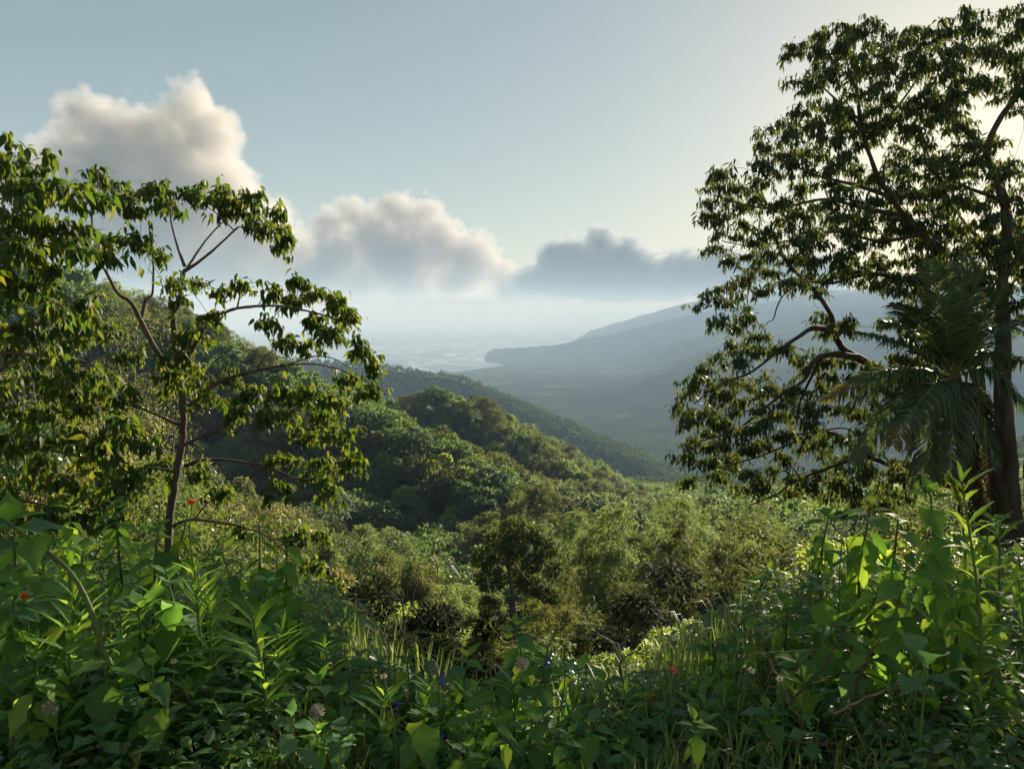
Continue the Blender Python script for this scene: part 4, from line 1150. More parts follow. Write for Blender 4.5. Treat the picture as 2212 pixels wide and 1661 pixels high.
def shrub_parts(mat, bark, n, size, tmpl, nb=9, up=0.5, droop=0.3, z0=0.25, flat=0.8, extra=None):
    def f(H, R0):
        B = blob_dome(R0 * 0.8, H * (0.93 - z0), H * z0, nb, max(R0 * 0.46, 0.10 * H), flat)
        mb = MB(); crown(mb, B, n, size, tmpl, 0, up=up, droop=droop, shell=(0.35, 1.08))
        mats = [mat]
        if extra:
            em, en, es, et = extra
            crown(mb, B, en, es, et, 1, up=1.2, droop=0.1, shell=(0.95, 1.15)); mats.append(em)
        wb = MB(); trunk_and_limbs(wb, H * 0.62, 0.03 + 0.012 * H, [b[0] for b in B], 0, lean=0.08)
        return [("crown", mb.mesh("crown", mats)), ("trunk", wb.mesh("trunk", [bark]))]
    return f

def bamboo_parts(mat, nculm, n, size, spread=1.0):
    def f(H, R0):
        me = proto_bamboo(nculm, H, R0 * spread, n, size, mat)
        # split culms and leaves into two parts
        V = np.zeros(len(me.vertices) * 3, np.float32); me.vertices.foreach_get("co", V); V = V.reshape(-1, 3)
        li = np.zeros(len(me.loops), np.int32); me.loops.foreach_get("vertex_index", li)
        mi = np.zeros(len(me.polygons), np.int32); me.polygons.foreach_get("material_index", mi)
        Q = li.reshape(-1, 4); res = []
        for k, nm, mt in ((0, "foliage", mat), (1, "culms", M_CULM)):
            q = Q[mi == k]; u, inv = np.unique(q, return_inverse=True)
            res.append((nm, mesh_arrays(nm, V[u], [inv.reshape(-1, 4)], [mt])))
        D.meshes.remove(me)
        return res
    return f

# cream-flowering mango trees on the left-hand slope
mango = lambda n=5600, cream=3000: shrub_parts(M_MANGO, M_BARK, n, 0.24, LEAF_NARROW, 12, 0.6, 0.55, 0.3, 0.8, (M_CREAM, cream, 0.17, DIAMOND))
for (px, pt, Y, hw, lab) in [
    (60, 640, 46, 150, "mango tree in cream bloom behind the edge tree, highest on the slope"), (250, 600, 60, 120, "mango tree with cream tips behind the fruit tree's left limb"),
    (180, 880, 26, 150, "cream-flowering mango tree low behind the fruit tree, left of its trunk"), (40, 930, 21, 130, "cream-flowering mango tree at the left edge beneath the dense tree"),
    (420, 1010, 27, 120, "cream-flowering mango tree right beside the fruit tree's trunk"), (320, 780, 42, 130, "yellow-green mango tree between the fruit tree's two lower limbs"),
    (690, 1190, 20, 85, "small mango tree crowned with cream blossom above the dark thicket"), (560, 1100, 30, 110, "mango tree with cream blossom below the fruit tree's right limbs"), (130, 760, 36, 130, "mango tree with pale blossom behind the dense tree's lower boughs")]:
    slope_plant("mango_tree", px, pt, Y, lab, "tree", "mango trees on the left slope", mango(cream=900 if Y > 35 else 3200), hw)

# bamboo groves in the middle distance
for (px, pt, Y, hw, mat, lab) in [
    (1290, 1085, 56, 95, M_BAMBOO, "pale bamboo clump behind the centre tree's right side"), (1400, 1050, 52, 130, M_BAMBOO, "tall golden bamboo clump, largest of the grove at centre right"),
    (1500, 1110, 46, 120, M_OLIVE, "golden-brown bamboo leaning right over the dark palm fronds"), (1330, 1200, 38, 110, M_OLIVE, "dark olive bamboo clump at the foot of the grove"),
    (1560, 1040, 66, 110, M_BAMBOO, "hazy bamboo clump behind the grove, under the tall tree's boughs"), (1240, 1270, 32, 70, M_OLIVE, "small bushy bamboo clump in front of the grove"),
    (740, 1110, 62, 100, M_BAMBOO, "pale feathery bamboo clump below the fruit tree's right edge"), (850, 1180, 48, 80, M_OLIVE, "pale olive bamboo beside the dark thicket"),
    (1010, 1230, 40, 80, M_BAMBOO, "yellow bamboo tuft left of the centre tree"), (1080, 1340, 27, 70, M_OLIVE, "ochre bamboo scrub below the centre tree"), (970, 1200, 58, 70, M_BAMBOO, "distant bamboo tuft above the dark thicket")]:
    slope_plant("bamboo_clump", px, pt, Y, lab, "bamboo", "bamboo groves in the middle distance", bamboo_parts(mat, 26, 17000, 0.5 if Y > 40 else 0.36, 1.25), hw)

# the dark round tree at the centre, thin pale trunk
def centre_tree():
    Y = 40.0
    top = at2(1115, 1125, Y); gz = ground_at(top[0], Y); base = np.array((top[0], Y, gz))
    root = tag(empty("round_tree", base), "slender-trunked round dark green tree standing alone at the centre", "tree")
    q = Y / 1659.0
    def L(px, py, dy=0): return at2(px, py, Y + dy) - base
    wb = MB()
    tr = spline([(0, 0, -0.5), L(1112, 1360), L(1105, 1270), L(1098, 1220), L(1100, 1170)], 24)
    tube(wb, tr, np.linspace(0.17, 0.06, 24), 8)
    B = []
    for px, py, dy in [(1045, 1205, 0), (1075, 1165, .5), (1110, 1140, -.3), (1150, 1150, .4), (1180, 1180, -.2), (1195, 1225, .5), (1150, 1215, -.8), (1100, 1200, .8), (1060, 1250, -.5), (1150, 1260, .5), (1185, 1285, -.3), (1060, 1300, .6), (1110, 1180, -.9), (1125, 1240, .9)]:
        c = L(px, py, dy); r = 24 * q * rng.uniform(0.8, 1.2)
        B.append((c, np.array((r * 1.15, r * 1.15, r * 0.8))))
        tube(wb, spline([tr[int(rng.integers(10, 22))], (tr[16] + c) / 2 + np.array((0, 0, 0.1)), c], 7), np.linspace(0.05, 0.012, 7), 5)
    mb = MB(); crown(mb, B, 13000, 0.2, DIAMOND, 0, up=0.3, droop=0.4, shell=(0.45, 1.1))
    mb.obj("crown", [leaf_mat("dark_round_foliage", [(0.026, 0.050, 0.014), (0.046, 0.075, 0.02), (0.085, 0.10, 0.026)], [(0.09, 0.15, 0.02), (0.24, 0.27, 0.04)], 0.36, 0.6, 0.12, nscale=0.7)], root)
    wb.obj("trunk", [M_PALEBARK], root)
centre_tree()

# broadleaf shrubs and small trees
SH = [
    (960, 1200, 55, 70, M_DARK, 5000, 0.2, "dark umbrella-crowned tree left of the centre tree"), (860, 1215, 26, 60, M_LIME, 5500, 0.13, "creeper-hung bright green shrub above the dark thicket"),
    (770, 1235, 18, 85, M_THICKET_SHADE, 6500, 0.09, "brown-green thicket below the cream-crowned mango"), (900, 1255, 18, 105, M_THICKET_SHADE, 7500, 0.09, "dark brown-green thicket, widest, left of centre"), (830, 1330, 14, 80, M_THICKET_SHADE, 5500, 0.08, "blackish undergrowth bush at the foot of the thicket"),
    (1030, 1320, 17, 80, M_THICKET_SHADE, 6000, 0.09, "ochre scrub right of the dark thicket"), (1165, 1350, 14, 62, M_DARK, 4200, 0.11, "glossy dark green shrub right of centre above the weeds"), (1255, 1355, 20, 70, M_DARK, 4600, 0.10, "shaded dark bush behind the silvery frond"),
    (1440, 1350, 22, 90, M_DARK, 6000, 0.13, "glossy coffee-like shrub below the palm fronds"), (1520, 1320, 24, 80, M_DARK, 5500, 0.14, "glossy dark shrub beneath the golden bamboo"),
    (1385, 1330, 19, 75, M_LIME, 9000, 0.085, "sunlit yellow-green bush right of the silvery frond"), (1470, 1325, 21, 80, M_LIME, 9000, 0.09, "sunlit lime bush between the weeds and the dark shrubs"), (1330, 1380, 17, 65, M_LIME, 8000, 0.075, "low lime bush nearest the weeds at centre right"), (1425, 1375, 16, 80, M_LIME, 9000, 0.07, "brightest lime bush beside the right-hand weeds"),
    (1600, 1290, 22, 60, M_LIME, 6000, 0.10, "creeper-draped shrub standing under the tall tree's boughs"), (1680, 1240, 28, 70, M_BROAD, 5000, 0.14, "dark green tree crown under the tall tree's lowest boughs"), (1550, 1330, 19, 80, M_LIME, 7000, 0.08, "lime creeper mound left of the tall weeds"),
    (1750, 1130, 30, 110, M_LIME, 6500, 0.16, "yellow-green tree behind the weeds' top at right"), (1900, 1120, 26, 120, M_MANGO, 6500, 0.16, "backlit yellow tree behind the palm trunk"), (2040, 1160, 24, 110, M_LIME, 6500, 0.15, "backlit lime tree between the palm trunk and the tall tree"), (2150, 1180, 26, 110, M_MANGO, 6000, 0.15, "backlit shrub behind the tall tree's stems"),
    (1680, 1080, 44, 110, M_OLIVE, 6000, 0.2, "olive tree crown below the tall tree's left boughs"), (1480, 1055, 72, 80, M_BROAD, 4200, 0.3, "dark green tree top on the brow behind the bamboo grove"), (1820, 1040, 50, 120, M_BROAD2, 6000, 0.24, "bluish tree crown seen through the tall tree's limbs"), (1980, 1010, 46, 120, M_OLIVE, 6000, 0.22, "olive crown behind the coconut palm"), (2130, 1020, 40, 120, M_BROAD2, 6000, 0.2, "bluish-green tree behind the tall tree's trunk"),
    (120, 1010, 19, 150, M_BROAD, 8000, 0.12, "dark green shrub behind the dense tree's lowest boughs"), (300, 960, 23, 120, M_BROAD, 7500, 0.14, "dark green small tree behind the fruit tree's bare trunk, left side"), (40, 840, 21, 120, M_DARK, 7500, 0.14, "dark green crown at the left edge behind the dense tree"), (470, 1050, 24, 100, M_BROAD, 7000, 0.14, "dark green shrub right of the fruit tree's bare trunk"), (600, 1180, 19, 90, M_BROAD, 7000, 0.12, "dark green shrub under the fruit tree's lowest right bough"),
    (640, 1240, 16, 80, M_OLIVE, 6000, 0.09, "olive scrub beneath the fruit tree's hanging bough"), (470, 1260, 14, 110, M_BROAD, 6000, 0.10, "shaded shrub behind the left-hand weeds"), (250, 1180, 15, 130, M_MANGO, 6500, 0.13, "yellow-green shrub at the foot of the fruit tree"), (70, 1160, 13, 120, M_MANGO, 6500, 0.12, "yellow-green shrub at the left edge above the weeds"), (720, 1380, 9, 55, M_THICKET_SHADE, 5000, 0.06, "dark undergrowth beside the left-hand weeds"), (950, 1400, 9, 80, M_THICKET_SHADE, 6000, 0.06, "dark undergrowth behind the centre weeds"), (1130, 1440, 8.5, 90, M_BROAD, 6000, 0.06, "green undergrowth behind the centre weeds"),
    (1425, 1225, 33, 100, M_THICKET_SHADE, 6500, 0.14, "blackish thicket round the silvery palm below the golden bamboo"), (1350, 1275, 27, 70, M_THICKET_SHADE, 5500, 0.12, "dark bush left of the silvery palm"), (1230, 1190, 44, 60, M_BROAD, 5500, 0.2, "round green tree between the centre tree and the golden bamboo"), (1340, 1130, 60, 70, M_BROAD, 5000, 0.24, "round green tree at the back of the bamboo grove"), (800, 1150, 58, 70, M_BROAD, 5000, 0.24, "round green tree right of the pale bamboo, below the fruit tree"), (1010, 1290, 30, 60, M_LIME, 5500, 0.13, "light green small tree left of the centre tree's trunk"), (700, 1060, 75, 70, M_BROAD2, 4500, 0.3, "bluish round tree above the pale bamboo"), (1180, 1320, 26, 60, M_BROAD, 5500, 0.12, "green bush right of the centre tree's trunk"),
    (900, 1130, 80, 80, M_BROAD, 4200, 0.3, "round green tree in the hollow above the thicket"), (1180, 1150, 85, 80, M_BROAD2, 4200, 0.3, "shadowed tree in the hollow behind the centre tree")]
for (px, pt, Y, hw, mat, n, sz, lab) in SH:
    cat = "tree" if "tree" in lab.split()[:5] or "crown" in lab.split()[:4] else "shrub"
    slope_plant("slope_tree" if cat == "tree" else "slope_shrub", px, pt, Y, lab, cat, "shrubs and trees below the brow", shrub_parts(mat, M_DARKBARK, int(n * 1.25), sz * (1.9 if mat is M_THICKET_SHADE else 1.25), DIAMOND, 15, 0.5, 0.35, 0.1), hw)

# small palms: dark silvery fronds below the golden bamboo, the single silvery frond, dead thatch in the thicket
def small_palm(px, py, Y, fr, label, mat, L=0.3, n=34):
    c = at2(px, py, Y); gz = ground_at(c[0], Y); base = np.array((c[0], Y, gz))
    root = tag(empty("small_palm", base), label, "palm", "small palms in the undergrowth")
    wb = MB(); tube(wb, spline([(0, 0, -0.3), (0.05, 0, (c[2] - gz) * 0.5), c - base], 10), np.linspace(0.05, 0.04, 10), 8); wb.obj("trunk", [M_DARKBARK], root)
    for (mx, my, tx, ty, dy, hang) in fr:
        mb = MB(); frond_mesh(mb, [c - base, at2(mx, my, Y + dy * 0.5) - base, at2(tx, ty, Y + dy) - base], L, n, hang, w=L * 0.09)
        mb.obj("frond", [M_RACHIS, mat], root)
M_SILVER = leaf_mat("silvery_leaflet", [(0.045, 0.05, 0.045), (0.07, 0.075, 0.068), (0.11, 0.11, 0.10)], [(0.05, 0.06, 0.03), (0.12, 0.12, 0.06)], 0.2, 0.7, 0.08)
small_palm(1425, 1262, 36, [(1392, 1240, 1362, 1310, -0.8, .8), (1400, 1215, 1360, 1225, .5, .5), (1425, 1205, 1415, 1165, .3, .4), (1450, 1215, 1500, 1275, -.5, .9), (1455, 1230, 1520, 1235, .4, .7), (1435, 1260, 1452, 1320, -1, 1), (1405, 1265, 1385, 1325, -1, 1), (1440, 1215, 1475, 1180, .6, .4)], "small palm with grey silvery fronds below the golden bamboo", M_SILVER, 0.42, 40)
small_palm(1345, 1440, 11, [(1305, 1365, 1270, 1372, 0, .5), (1322, 1388, 1290, 1366, -.4, .5), (1335, 1405, 1352, 1380, .3, .5)], "small palm lifting one silvery frond behind the centre weeds", M_SILVER, 0.13)
small_palm(945, 1225, 50, [(920, 1215, 905, 1240, -.6, .7), (935, 1205, 925, 1215, .4, .5), (960, 1205, 975, 1215, -.4, .6), (965, 1215, 990, 1240, -.8, .8)], "small dark palm left of the centre tree", M_PALM, 0.5)

# bare branching shrub standing in the dark thicket
def bare_shrub():
    t = Tree(13.5, 404)
    t.limb([(855, 1560), (862, 1470), (868, 1400), (872, 1340), (868, 1290)], 0.045, 0.012, 7)
    for e in ([(866, 1430), (830, 1370), (790, 1330), (770, 1290)], [(868, 1400), (910, 1350), (950, 1320)], [(870, 1370), (850, 1310), (825, 1270)], [(871, 1350), (890, 1300), (900, 1260)], [(866, 1440), (920, 1400), (975, 1385), (1010, 1395)], [(862, 1470), (810, 1430), (760, 1420), (735, 1400)]):
        t.limb(e, 0.02, 0.005, 5, dy1=t.rs.uniform(-0.6, 0.6))
    for k in range(60):
        x = t.rs.uniform(745, 1000); y = t.rs.uniform(1260, 1420)
        C = t.branch_to(at2(x, y, 13.5 + t.rs.uniform(-0.7, 0.7)), 0.006)
        if k % 3 == 0: t.rosette(C[-1], unit(C[-1] - C[-2] + 1e-5), 5, 0.09)
    t.bounds_base(at2(855, 1560, 13.5))
    t.build("bare_shrub", "bare grey-branched shrub standing in front of the dark thicket", "shrub", [M_OLIVE, M_BARK], LEAF8, "leaf", parts=0)
bare_shrub()

# small roof on the second spur
def house():
    c = at2(945, 893, 296); x, y = c[0], c[1]; z = c[2] - 2.4
    root = tag(empty("house", (x, y, z)), "small pale-roofed house half hidden among trees on the second spur", "house")
    w, d, h, r = 3.6, 2.6, 2.2, 1.2
    mb = MB(); V = [(-w, -d, -2), (w, -d, -2), (w, d, -2), (-w, d, -2), (-w, -d, h), (w, -d, h), (w, d, h), (-w, d, h), (-w, 0, h + r), (w, 0, h + r)]
    mb.add(V, [(0, 1, 5, 4), (1, 2, 6, 5), (2, 3, 7, 6), (3, 0, 4, 7)], [(4, 7, 8), (5, 9, 6)]); mb.obj("wall", [plain_mat("house_wall", (0.5, 0.48, 0.44), 0.8)], root, False)
    mb = MB(); e = 0.4; V = [(-w - e, -d - e, h - 0.1), (w + e, -d - e, h - 0.1), (w + e, 0, h + r + 0.1), (-w - e, 0, h + r + 0.1), (-w - e, d + e, h - 0.1), (w + e, d + e, h - 0.1)]
    V += [(a, b, cc + 0.12) for a, b, cc in V]
    mb.add(V, [(0, 3, 2, 1), (3, 4, 5, 2), (6, 7, 8, 9), (9, 8, 11, 10), (0, 1, 7, 6), (4, 10, 11, 5)], [(0, 6, 9), (0, 9, 3), (3, 9, 10), (3, 10, 4), (1, 2, 8), (1, 8, 7), (2, 5, 11), (2, 11, 8)]); mb.obj("roof", [plain_mat("metal_roof", (0.42, 0.45, 0.48), 0.35)], root, False)
house()

# ------------------------------------------------------------------ weeds on the brow
def big_leaf(rows, width, peak, fold, droop, petiole=0.08, serr=0.0, wave=0.0, lobes=0, tip=1.0):
    """Blade along +X from a short stalk, 4 strips wide."""
    t = np.linspace(0, 1, rows)
    b = np.clip((t - petiole) / (1 - petiole), 0, 1)
    w = np.sin(np.pi * b ** (math.log(0.5) / math.log(peak))) * width * 0.5
    w = np.maximum(w, 0.012)
    if serr: w = w * (1 + serr * ((np.arange(rows) % 2) * 2 - 1) * (b > 0.02) * (b < 0.98))
    if lobes: w = w * (1 + 0.45 * np.cos(b * math.pi * 2 * 1.5 + 0.4))
    w[-1] = 0.004
    V = []
    for k in range(rows):
        z0 = -droop * t[k] ** 2
        for s in (-1, -0.5, 0, 0.5, 1):
            y = s * w[k]
            z = z0 + fold * abs(y) + wave * math.sin(k * 1.7 + s * 2) * abs(s) * w[k]
            x = t[k] - (0.05 * abs(s) * width if 0 < k < rows - 1 else 0)
            V.append((x, y, z))
    Q = []
    for k in range(rows - 1):
        for c in range(4):
            a = k * 5 + c
            Q.append((a, a + 1, a + 6, a + 5))
    return np.array(V, dtype=np.float32), np.array(Q)

G1 = [(0.050, 0.126, 0.041), (0.072, 0.168, 0.050), (0.102, 0.210, 0.060)]
M_WEED = leaf_mat("weed_leaf", G1, [(0.16, 0.36, 0.03), (0.30, 0.52, 0.05)], 0.45, 0.6, 0.06, by_object=True, veins=True)
M_WEEDL = leaf_mat("weed_leaf_yellowish", [(0.078, 0.168, 0.042), (0.114, 0.216, 0.050), (0.156, 0.252, 0.060)], [(0.336, 0.552, 0.036), (0.624, 0.800, 0.072)], 0.48, 0.6, 0.06, by_object=True, veins=True)
M_WEEDB = leaf_mat("weed_leaf_bluish", [(0.054, 0.132, 0.066), (0.078, 0.174, 0.086), (0.114, 0.204, 0.102)], [(0.144, 0.336, 0.060), (0.264, 0.504, 0.096)], 0.4, 0.6, 0.06, by_object=True, veins=True)
M_STEM = plain_mat("green_stem", (0.10, 0.16, 0.05), 0.5, (0.10, 0.18, 0.02), 0.25)
M_STEMD = plain_mat("dark_stem", (0.055, 0.07, 0.03), 0.6)
M_DRY = bark_mat("dry_stalk", (0.10, 0.075, 0.05), (0.26, 0.20, 0.14), 20)

def wm(name, tm, mat):
    return mesh_arrays(name, tm[0], [tm[1]], [mat])
def variants(mats, *args, **kw):
    out = []
    for mat in mats:
        for k in range(3):
            a = list(args)
            a[1] *= (0.88, 1.0, 1.15)[k]; a[4] = (0.16, 0.30, 0.48)[k]; a[3] = (0.25, 0.4, 0.12)[k]
            out.append(wm("leaf", big_leaf(*a, **kw), mat))
    return out
LV = {
    "ovate": variants([M_WEED, M_WEED, M_WEEDL], 9, 0.52, 0.36, 0.3, 0.3, petiole=0.14, serr=0.05, wave=0.10),
    "lime": variants([M_WEEDL], 9, 0.46, 0.34, 0.3, 0.3, petiole=0.12, serr=0.06, wave=0.10),
    "lance": variants([M_WEED, M_WEEDL], 9, 0.17, 0.45, 0.3, 0.3, petiole=0.03, serr=0.12, wave=0.12),
    "heart": variants([M_WEED, M_WEEDB], 9, 0.72, 0.30, 0.3, 0.3, petiole=0.2, serr=0.05, wave=0.12),
    "nettle": variants([M_WEED, M_WEEDB, M_WEEDL], 9, 0.6, 0.38, 0.3, 0.3, petiole=0.16, serr=0.09, wave=0.14),
    "lobed": variants([M_WEEDB], 10, 0.6, 0.42, 0.3, 0.3, petiole=0.15, serr=0.05, wave=0.14, lobes=1),
}

def leaf_obj(parent, me, p, ax, nor, size, name="leaf"):
    f = frames(np.asarray(ax, dtype=float)[None], np.asarray(nor, dtype=float)[None])[0]
    o = D.objects.new(name, me); COL.objects.link(o); o.parent = parent
    M = Matrix.Identity(4)
    for i in range(3):
        for j in range(3): M[i][j] = float(f[i, j] * size)
        M[i][3] = float(p[i])
    o.matrix_basis = M
    return o

NLEAF = [0]
def weed(px, py, Y, kind, size, label, pairs=None, lean=(0, 0), group=None, name="broadleaf_weed", cat="weed", dark=False, base=None, spread=1.0, stem_r=0.005, whorl=2, step=None):
    """A leafy weed whose tip shows at pixel (px, py), rooted on the brow."""
    top = at2(px, py, Y)
    if kind != "lance" and size > 0.11: size = size * 0.84
    if base is None:
        bx, by = top[0] + lean[0] + random.uniform(-0.06, 0.06), Y + lean[1] + random.uniform(-0.05, 0.05)
        base = np.array((bx, by, ground_at(bx, by)))
    if top[2] - base[2] < 0.12: base[2] = top[2] - 0.2
    root = tag(empty(name, base), label, cat, group)
    T = top - base; H = np.linalg.norm(T)
    mid = T * 0.5 + np.array((rng.normal() * 0.05 * H, rng.normal() * 0.05 * H, 0.04 * H))
    P = spline([np.zeros(3) - np.array((0, 0, 0.05)), mid, T], 14)
    mb = MB(); tube(mb, P, np.linspace(stem_r * 1.5, stem_r * 0.6, 14), 6); mb.obj("stem", [M_STEMD if dark else M_STEM], root)
    st = step or max(0.03, size * 0.27)
    n = pairs or max(3, int(H * 0.95 / st))
    a0 = random.uniform(0, 3.14)
    for k in range(n):
        t = 1 - (k * st * (0.7 if k < 3 else 1.0)) / H
        if t < 0.06: break
        i = t * 13; i0 = min(12, int(i)); f = i - i0
        q = P[i0] * (1 - f) + P[i0 + 1] * f
        u = k / max(1, n - 1)
        sz = size * (0.62 + 0.38 * min(1.0, k / 2.0)) * random.uniform(0.82, 1.15)
        el = 0.85 - 1.25 * min(1, k / 3.0) - 0.25 * u + random.uniform(-0.4, 0.25)
        if kind == 'lance': el = 0.95 - 0.45 * u + random.uniform(-0.3, 0.2)
        for w in range(whorl):
            if k > 1 and random.random() < 0.10: continue
            a = a0 + k * (1.5708 if whorl == 2 else 2.4) + w * 2 * math.pi / whorl + random.uniform(-0.3, 0.3)
            out = np.array((math.cos(a), math.sin(a), 0.0))
            ax = out * math.cos(el) * spread + np.array((0, 0, math.sin(el)))
            nor = np.array((0, 0, 1.0)) * math.cos(el) - out * math.sin(el) + rng.normal(size=3) * 0.16
            leaf_obj(root, random.choice(LV[kind]), q, ax, nor, sz * random.uniform(0.88, 1.1)); NLEAF[0] += 1
    return root

R_ = random.uniform
def where_(px):
    names = ["left corner", "below the slanting stem", "left of the brightest lance-leaved weed", "below the brightest lance-leaved weed", "left end of the dark gap", "below the dark gap", "left of mid brow", "below mid brow", "right of mid brow", "below the lime bushes", "left foot of the right clump", "below the right clump's left half", "below the right clump's heart", "below the plume", "right corner"]
    return names[max(0, min(14, int(px / 2212 * 15)))]
# tall weeds on the right
GR = "broad-leaved weeds of the tall clump on the right"
for (px, py, Y, kind, size, lab) in [
    (2010, 1068, 3.0, "ovate", 0.19, "tallest broad-leaved weed of the right clump, dark toothed leaves at its top"), (1880, 1090, 3.1, "ovate", 0.17, "broad-leaved weed with a round pale young leaf at the clump's upper left"),
    (1940, 1120, 3.4, "ovate", 0.17, "weed filling behind the two tallest of the right clump"), (2080, 1130, 3.2, "lime", 0.17, "sunlit weed just right of the tallest weed"), (1960, 1220, 2.7, "ovate", 0.18, "weed with large drooping dark leaves in the middle of the right clump"),
    (1830, 1180, 3.3, "ovate", 0.16, "broad-leaved weed left of the clump's two tallest"), (1900, 1260, 2.8, "lime", 0.15, "yellow-green weed in the heart of the right clump"), (2050, 1260, 2.8, "lime", 0.16, "yellow-green weed below the tallest weed"),
    (1770, 1250, 3.0, "ovate", 0.15, "weed leaning left with dark bud at the clump's shoulder"), (1700, 1310, 3.0, "ovate", 0.15, "weed at the left shoulder of the right clump"), (1800, 1340, 2.6, "ovate", 0.17, "large-leaved weed low in the right clump's centre"), (1880, 1400, 2.5, "nettle", 0.16, "broad weed low under the right clump's heart"),
    (2120, 1230, 2.9, "lime", 0.17, "bright backlit weed beside the right-hand plume"), (2180, 1300, 2.7, "lime", 0.16, "bright backlit weed at the right edge"), (2150, 1400, 2.5, "lime", 0.15, "lime weed low at the right edge"), (2040, 1380, 2.6, "ovate", 0.16, "dark weed low right of the clump's centre"),
    (1620, 1360, 3.0, "ovate", 0.13, "weed at the far left of the right clump with hanging leaves"), (1540, 1390, 2.9, "ovate", 0.13, "small-headed weed leaning out left of the right clump"), (1590, 1450, 2.7, "nettle", 0.13, "low weed beneath the clump's left shoulder"), (1720, 1430, 2.5, "nettle", 0.14, "low broad weed beneath the clump's left half"),
    (1980, 1480, 2.35, "nettle", 0.15, "low weed in front of the right clump"), (2200, 1200, 3.4, "lime", 0.16, "sunlit weed behind at the right edge"), (1790, 1110, 3.9, "ovate", 0.15, "weed top peeping out behind the clump's upper left"), (2140, 1120, 3.8, "lime", 0.15, "weed top lit yellow behind the plume"), (1660, 1230, 3.8, "ovate", 0.13, "weed top behind the clump's left shoulder")]:
    weed(px, py, Y, kind, size, lab, group=GR, lean=(R_(-0.05, 0.1), R_(-0.1, 0.15)), stem_r=0.0065)
# the bright lance-leaved plume at far right
for (px, py, Y, size, lab) in [(2078, 1040, 2.5, 0.13, "tall plume-topped weed with narrow yellow-green leaves at right"), (2160, 1130, 2.9, 0.14, "narrow-leaved lime weed right of the plume-topped weed"), (2200, 1250, 2.6, 0.13, "narrow-leaved lime weed low at the right edge")]:
    weed(px, py, Y, "lance", size, lab, group="narrow-leaved weeds", lean=(0.12, 0), step=0.05, whorl=2, name="lance_leaved_weed")

# weeds on the left
GL = "weeds of the thick growth on the left"
for (px, py, Y, kind, size, lab) in [
    (340, 1140, 3.2, "ovate", 0.15, "broad-leaved weed rising before the fruit tree's trunk"), (405, 1110, 3.3, "lime", 0.12, "weed with two pale paired leaves right of the fruit tree's trunk"), (250, 1090, 3.4, "ovate", 0.13, "weed with paired leaves left of the fruit tree's trunk"), (360, 1240, 2.6, "heart", 0.17, "weed with a big three-pointed dark leaf hanging at its top"),
    (180, 1190, 2.9, "ovate", 0.15, "broad-leaved weed in the left growth beside the slanting stem"), (90, 1180, 2.7, "heart", 0.17, "big-leaved weed at the left edge, upper"), (560, 1130, 3.4, "lime", 0.12, "weed with a pale upright leaf pair beneath the hanging bough"), (620, 1160, 3.3, "ovate", 0.12, "weed with round leaves right of the left growth's crest"),
    (480, 1190, 3.1, "ovate", 0.15, "broad-leaved weed on the left growth's crest"), (430, 1270, 2.8, "ovate", 0.15, "broad-leaved weed inside the left growth"), (580, 1250, 3.0, "heart", 0.12, "weed with bluish heart leaves right in the left growth"), (650, 1290, 3.0, "ovate", 0.12, "weed at the right end of the left growth"), (680, 1370, 2.8, "ovate", 0.11, "weed with drooping leaf at the left growth's right end, lower"),
    (300, 1310, 2.5, "ovate", 0.16, "dark broad weed left of the lance-leaved weeds"), (130, 1290, 2.6, "ovate", 0.15, "dark weed under the slanting stem"), (30, 1290, 2.5, "heart", 0.16, "bluish big-leaved weed at the left edge, middle"), (220, 1400, 2.3, "heart", 0.18, "weed with a very large dark hanging leaf, lower left"), (80, 1430, 2.25, "nettle", 0.15, "dark weed at the left edge, low"),
    (330, 1440, 2.3, "nettle", 0.14, "dark weed before the lance-leaved weeds"), (600, 1420, 2.5, "nettle", 0.12, "low weed right of the lance-leaved weeds"), (690, 1470, 2.5, "ovate", 0.11, "low weed by the dark gap"), (150, 1090, 3.7, "lime", 0.13, "sunlit weed top at the upper left of the growth"), (30, 1110, 3.0, "heart", 0.17, "drooping big-leaved weed cut by the left edge")]:
    weed(px, py, Y, kind, size, lab, group=GL, lean=(R_(-0.08, 0.08), R_(-0.1, 0.15)), stem_r=0.0055)
for (px, py, Y, size, lab) in [(545, 1330, 2.35, 0.17, "tall lance-leaved weed, brightest in the left growth"), (420, 1230, 2.6, 0.13, "lance-leaved weed left of the brightest one"), (160, 1290, 2.35, 0.15, "bluish lance-leaved weed in the lower left"), (610, 1360, 2.6, 0.12, "smaller lance-leaved weed right of the brightest one"), (330, 1290, 2.7, 0.13, "lance-leaved weed in the middle of the left growth")]:
    weed(px, py, Y, "lance", size, lab, group="narrow-leaved weeds", step=0.036, whorl=3, name="lance_leaved_weed", stem_r=0.006)
spots = [(90, 1380), (250, 1330), (380, 1370), (470, 1300), (640, 1430), (700, 1420), (560, 1450), (430, 1460), (180, 1460), (40, 1500), (300, 1500), (1000, 1490), (1120, 1480), (1230, 1500), (1350, 1500), (1500, 1480), (1600, 1500), (1750, 1480), (1900, 1470), (2060, 1460), (2120, 1480), (1700, 1540), (1850, 1545), (830, 1500), (920, 1500)]
for (px, py) in spots:
    weed(px + R_(-20, 20), py + R_(-25, 25), R_(2.3, 2.7), "lance", R_(0.075, 0.12), f"young narrow-leaved weed low down, {where_(px)}", group="young narrow-leaved weeds", step=0.032, whorl=3, name="lance_leaved_weed", stem_r=0.0035, pairs=9)
# the slanting thick-stemmed plant
weed(20, 1130, 2.3, "heart", 0.2, "big-leaved plant with a thick green stem slanting across the left growth", pairs=3, name="slanting_plant", base=np.array((*at2(235, 1400, 2.3)[:2], at2(235, 1400, 2.3)[2])), stem_r=0.007, group=GL)

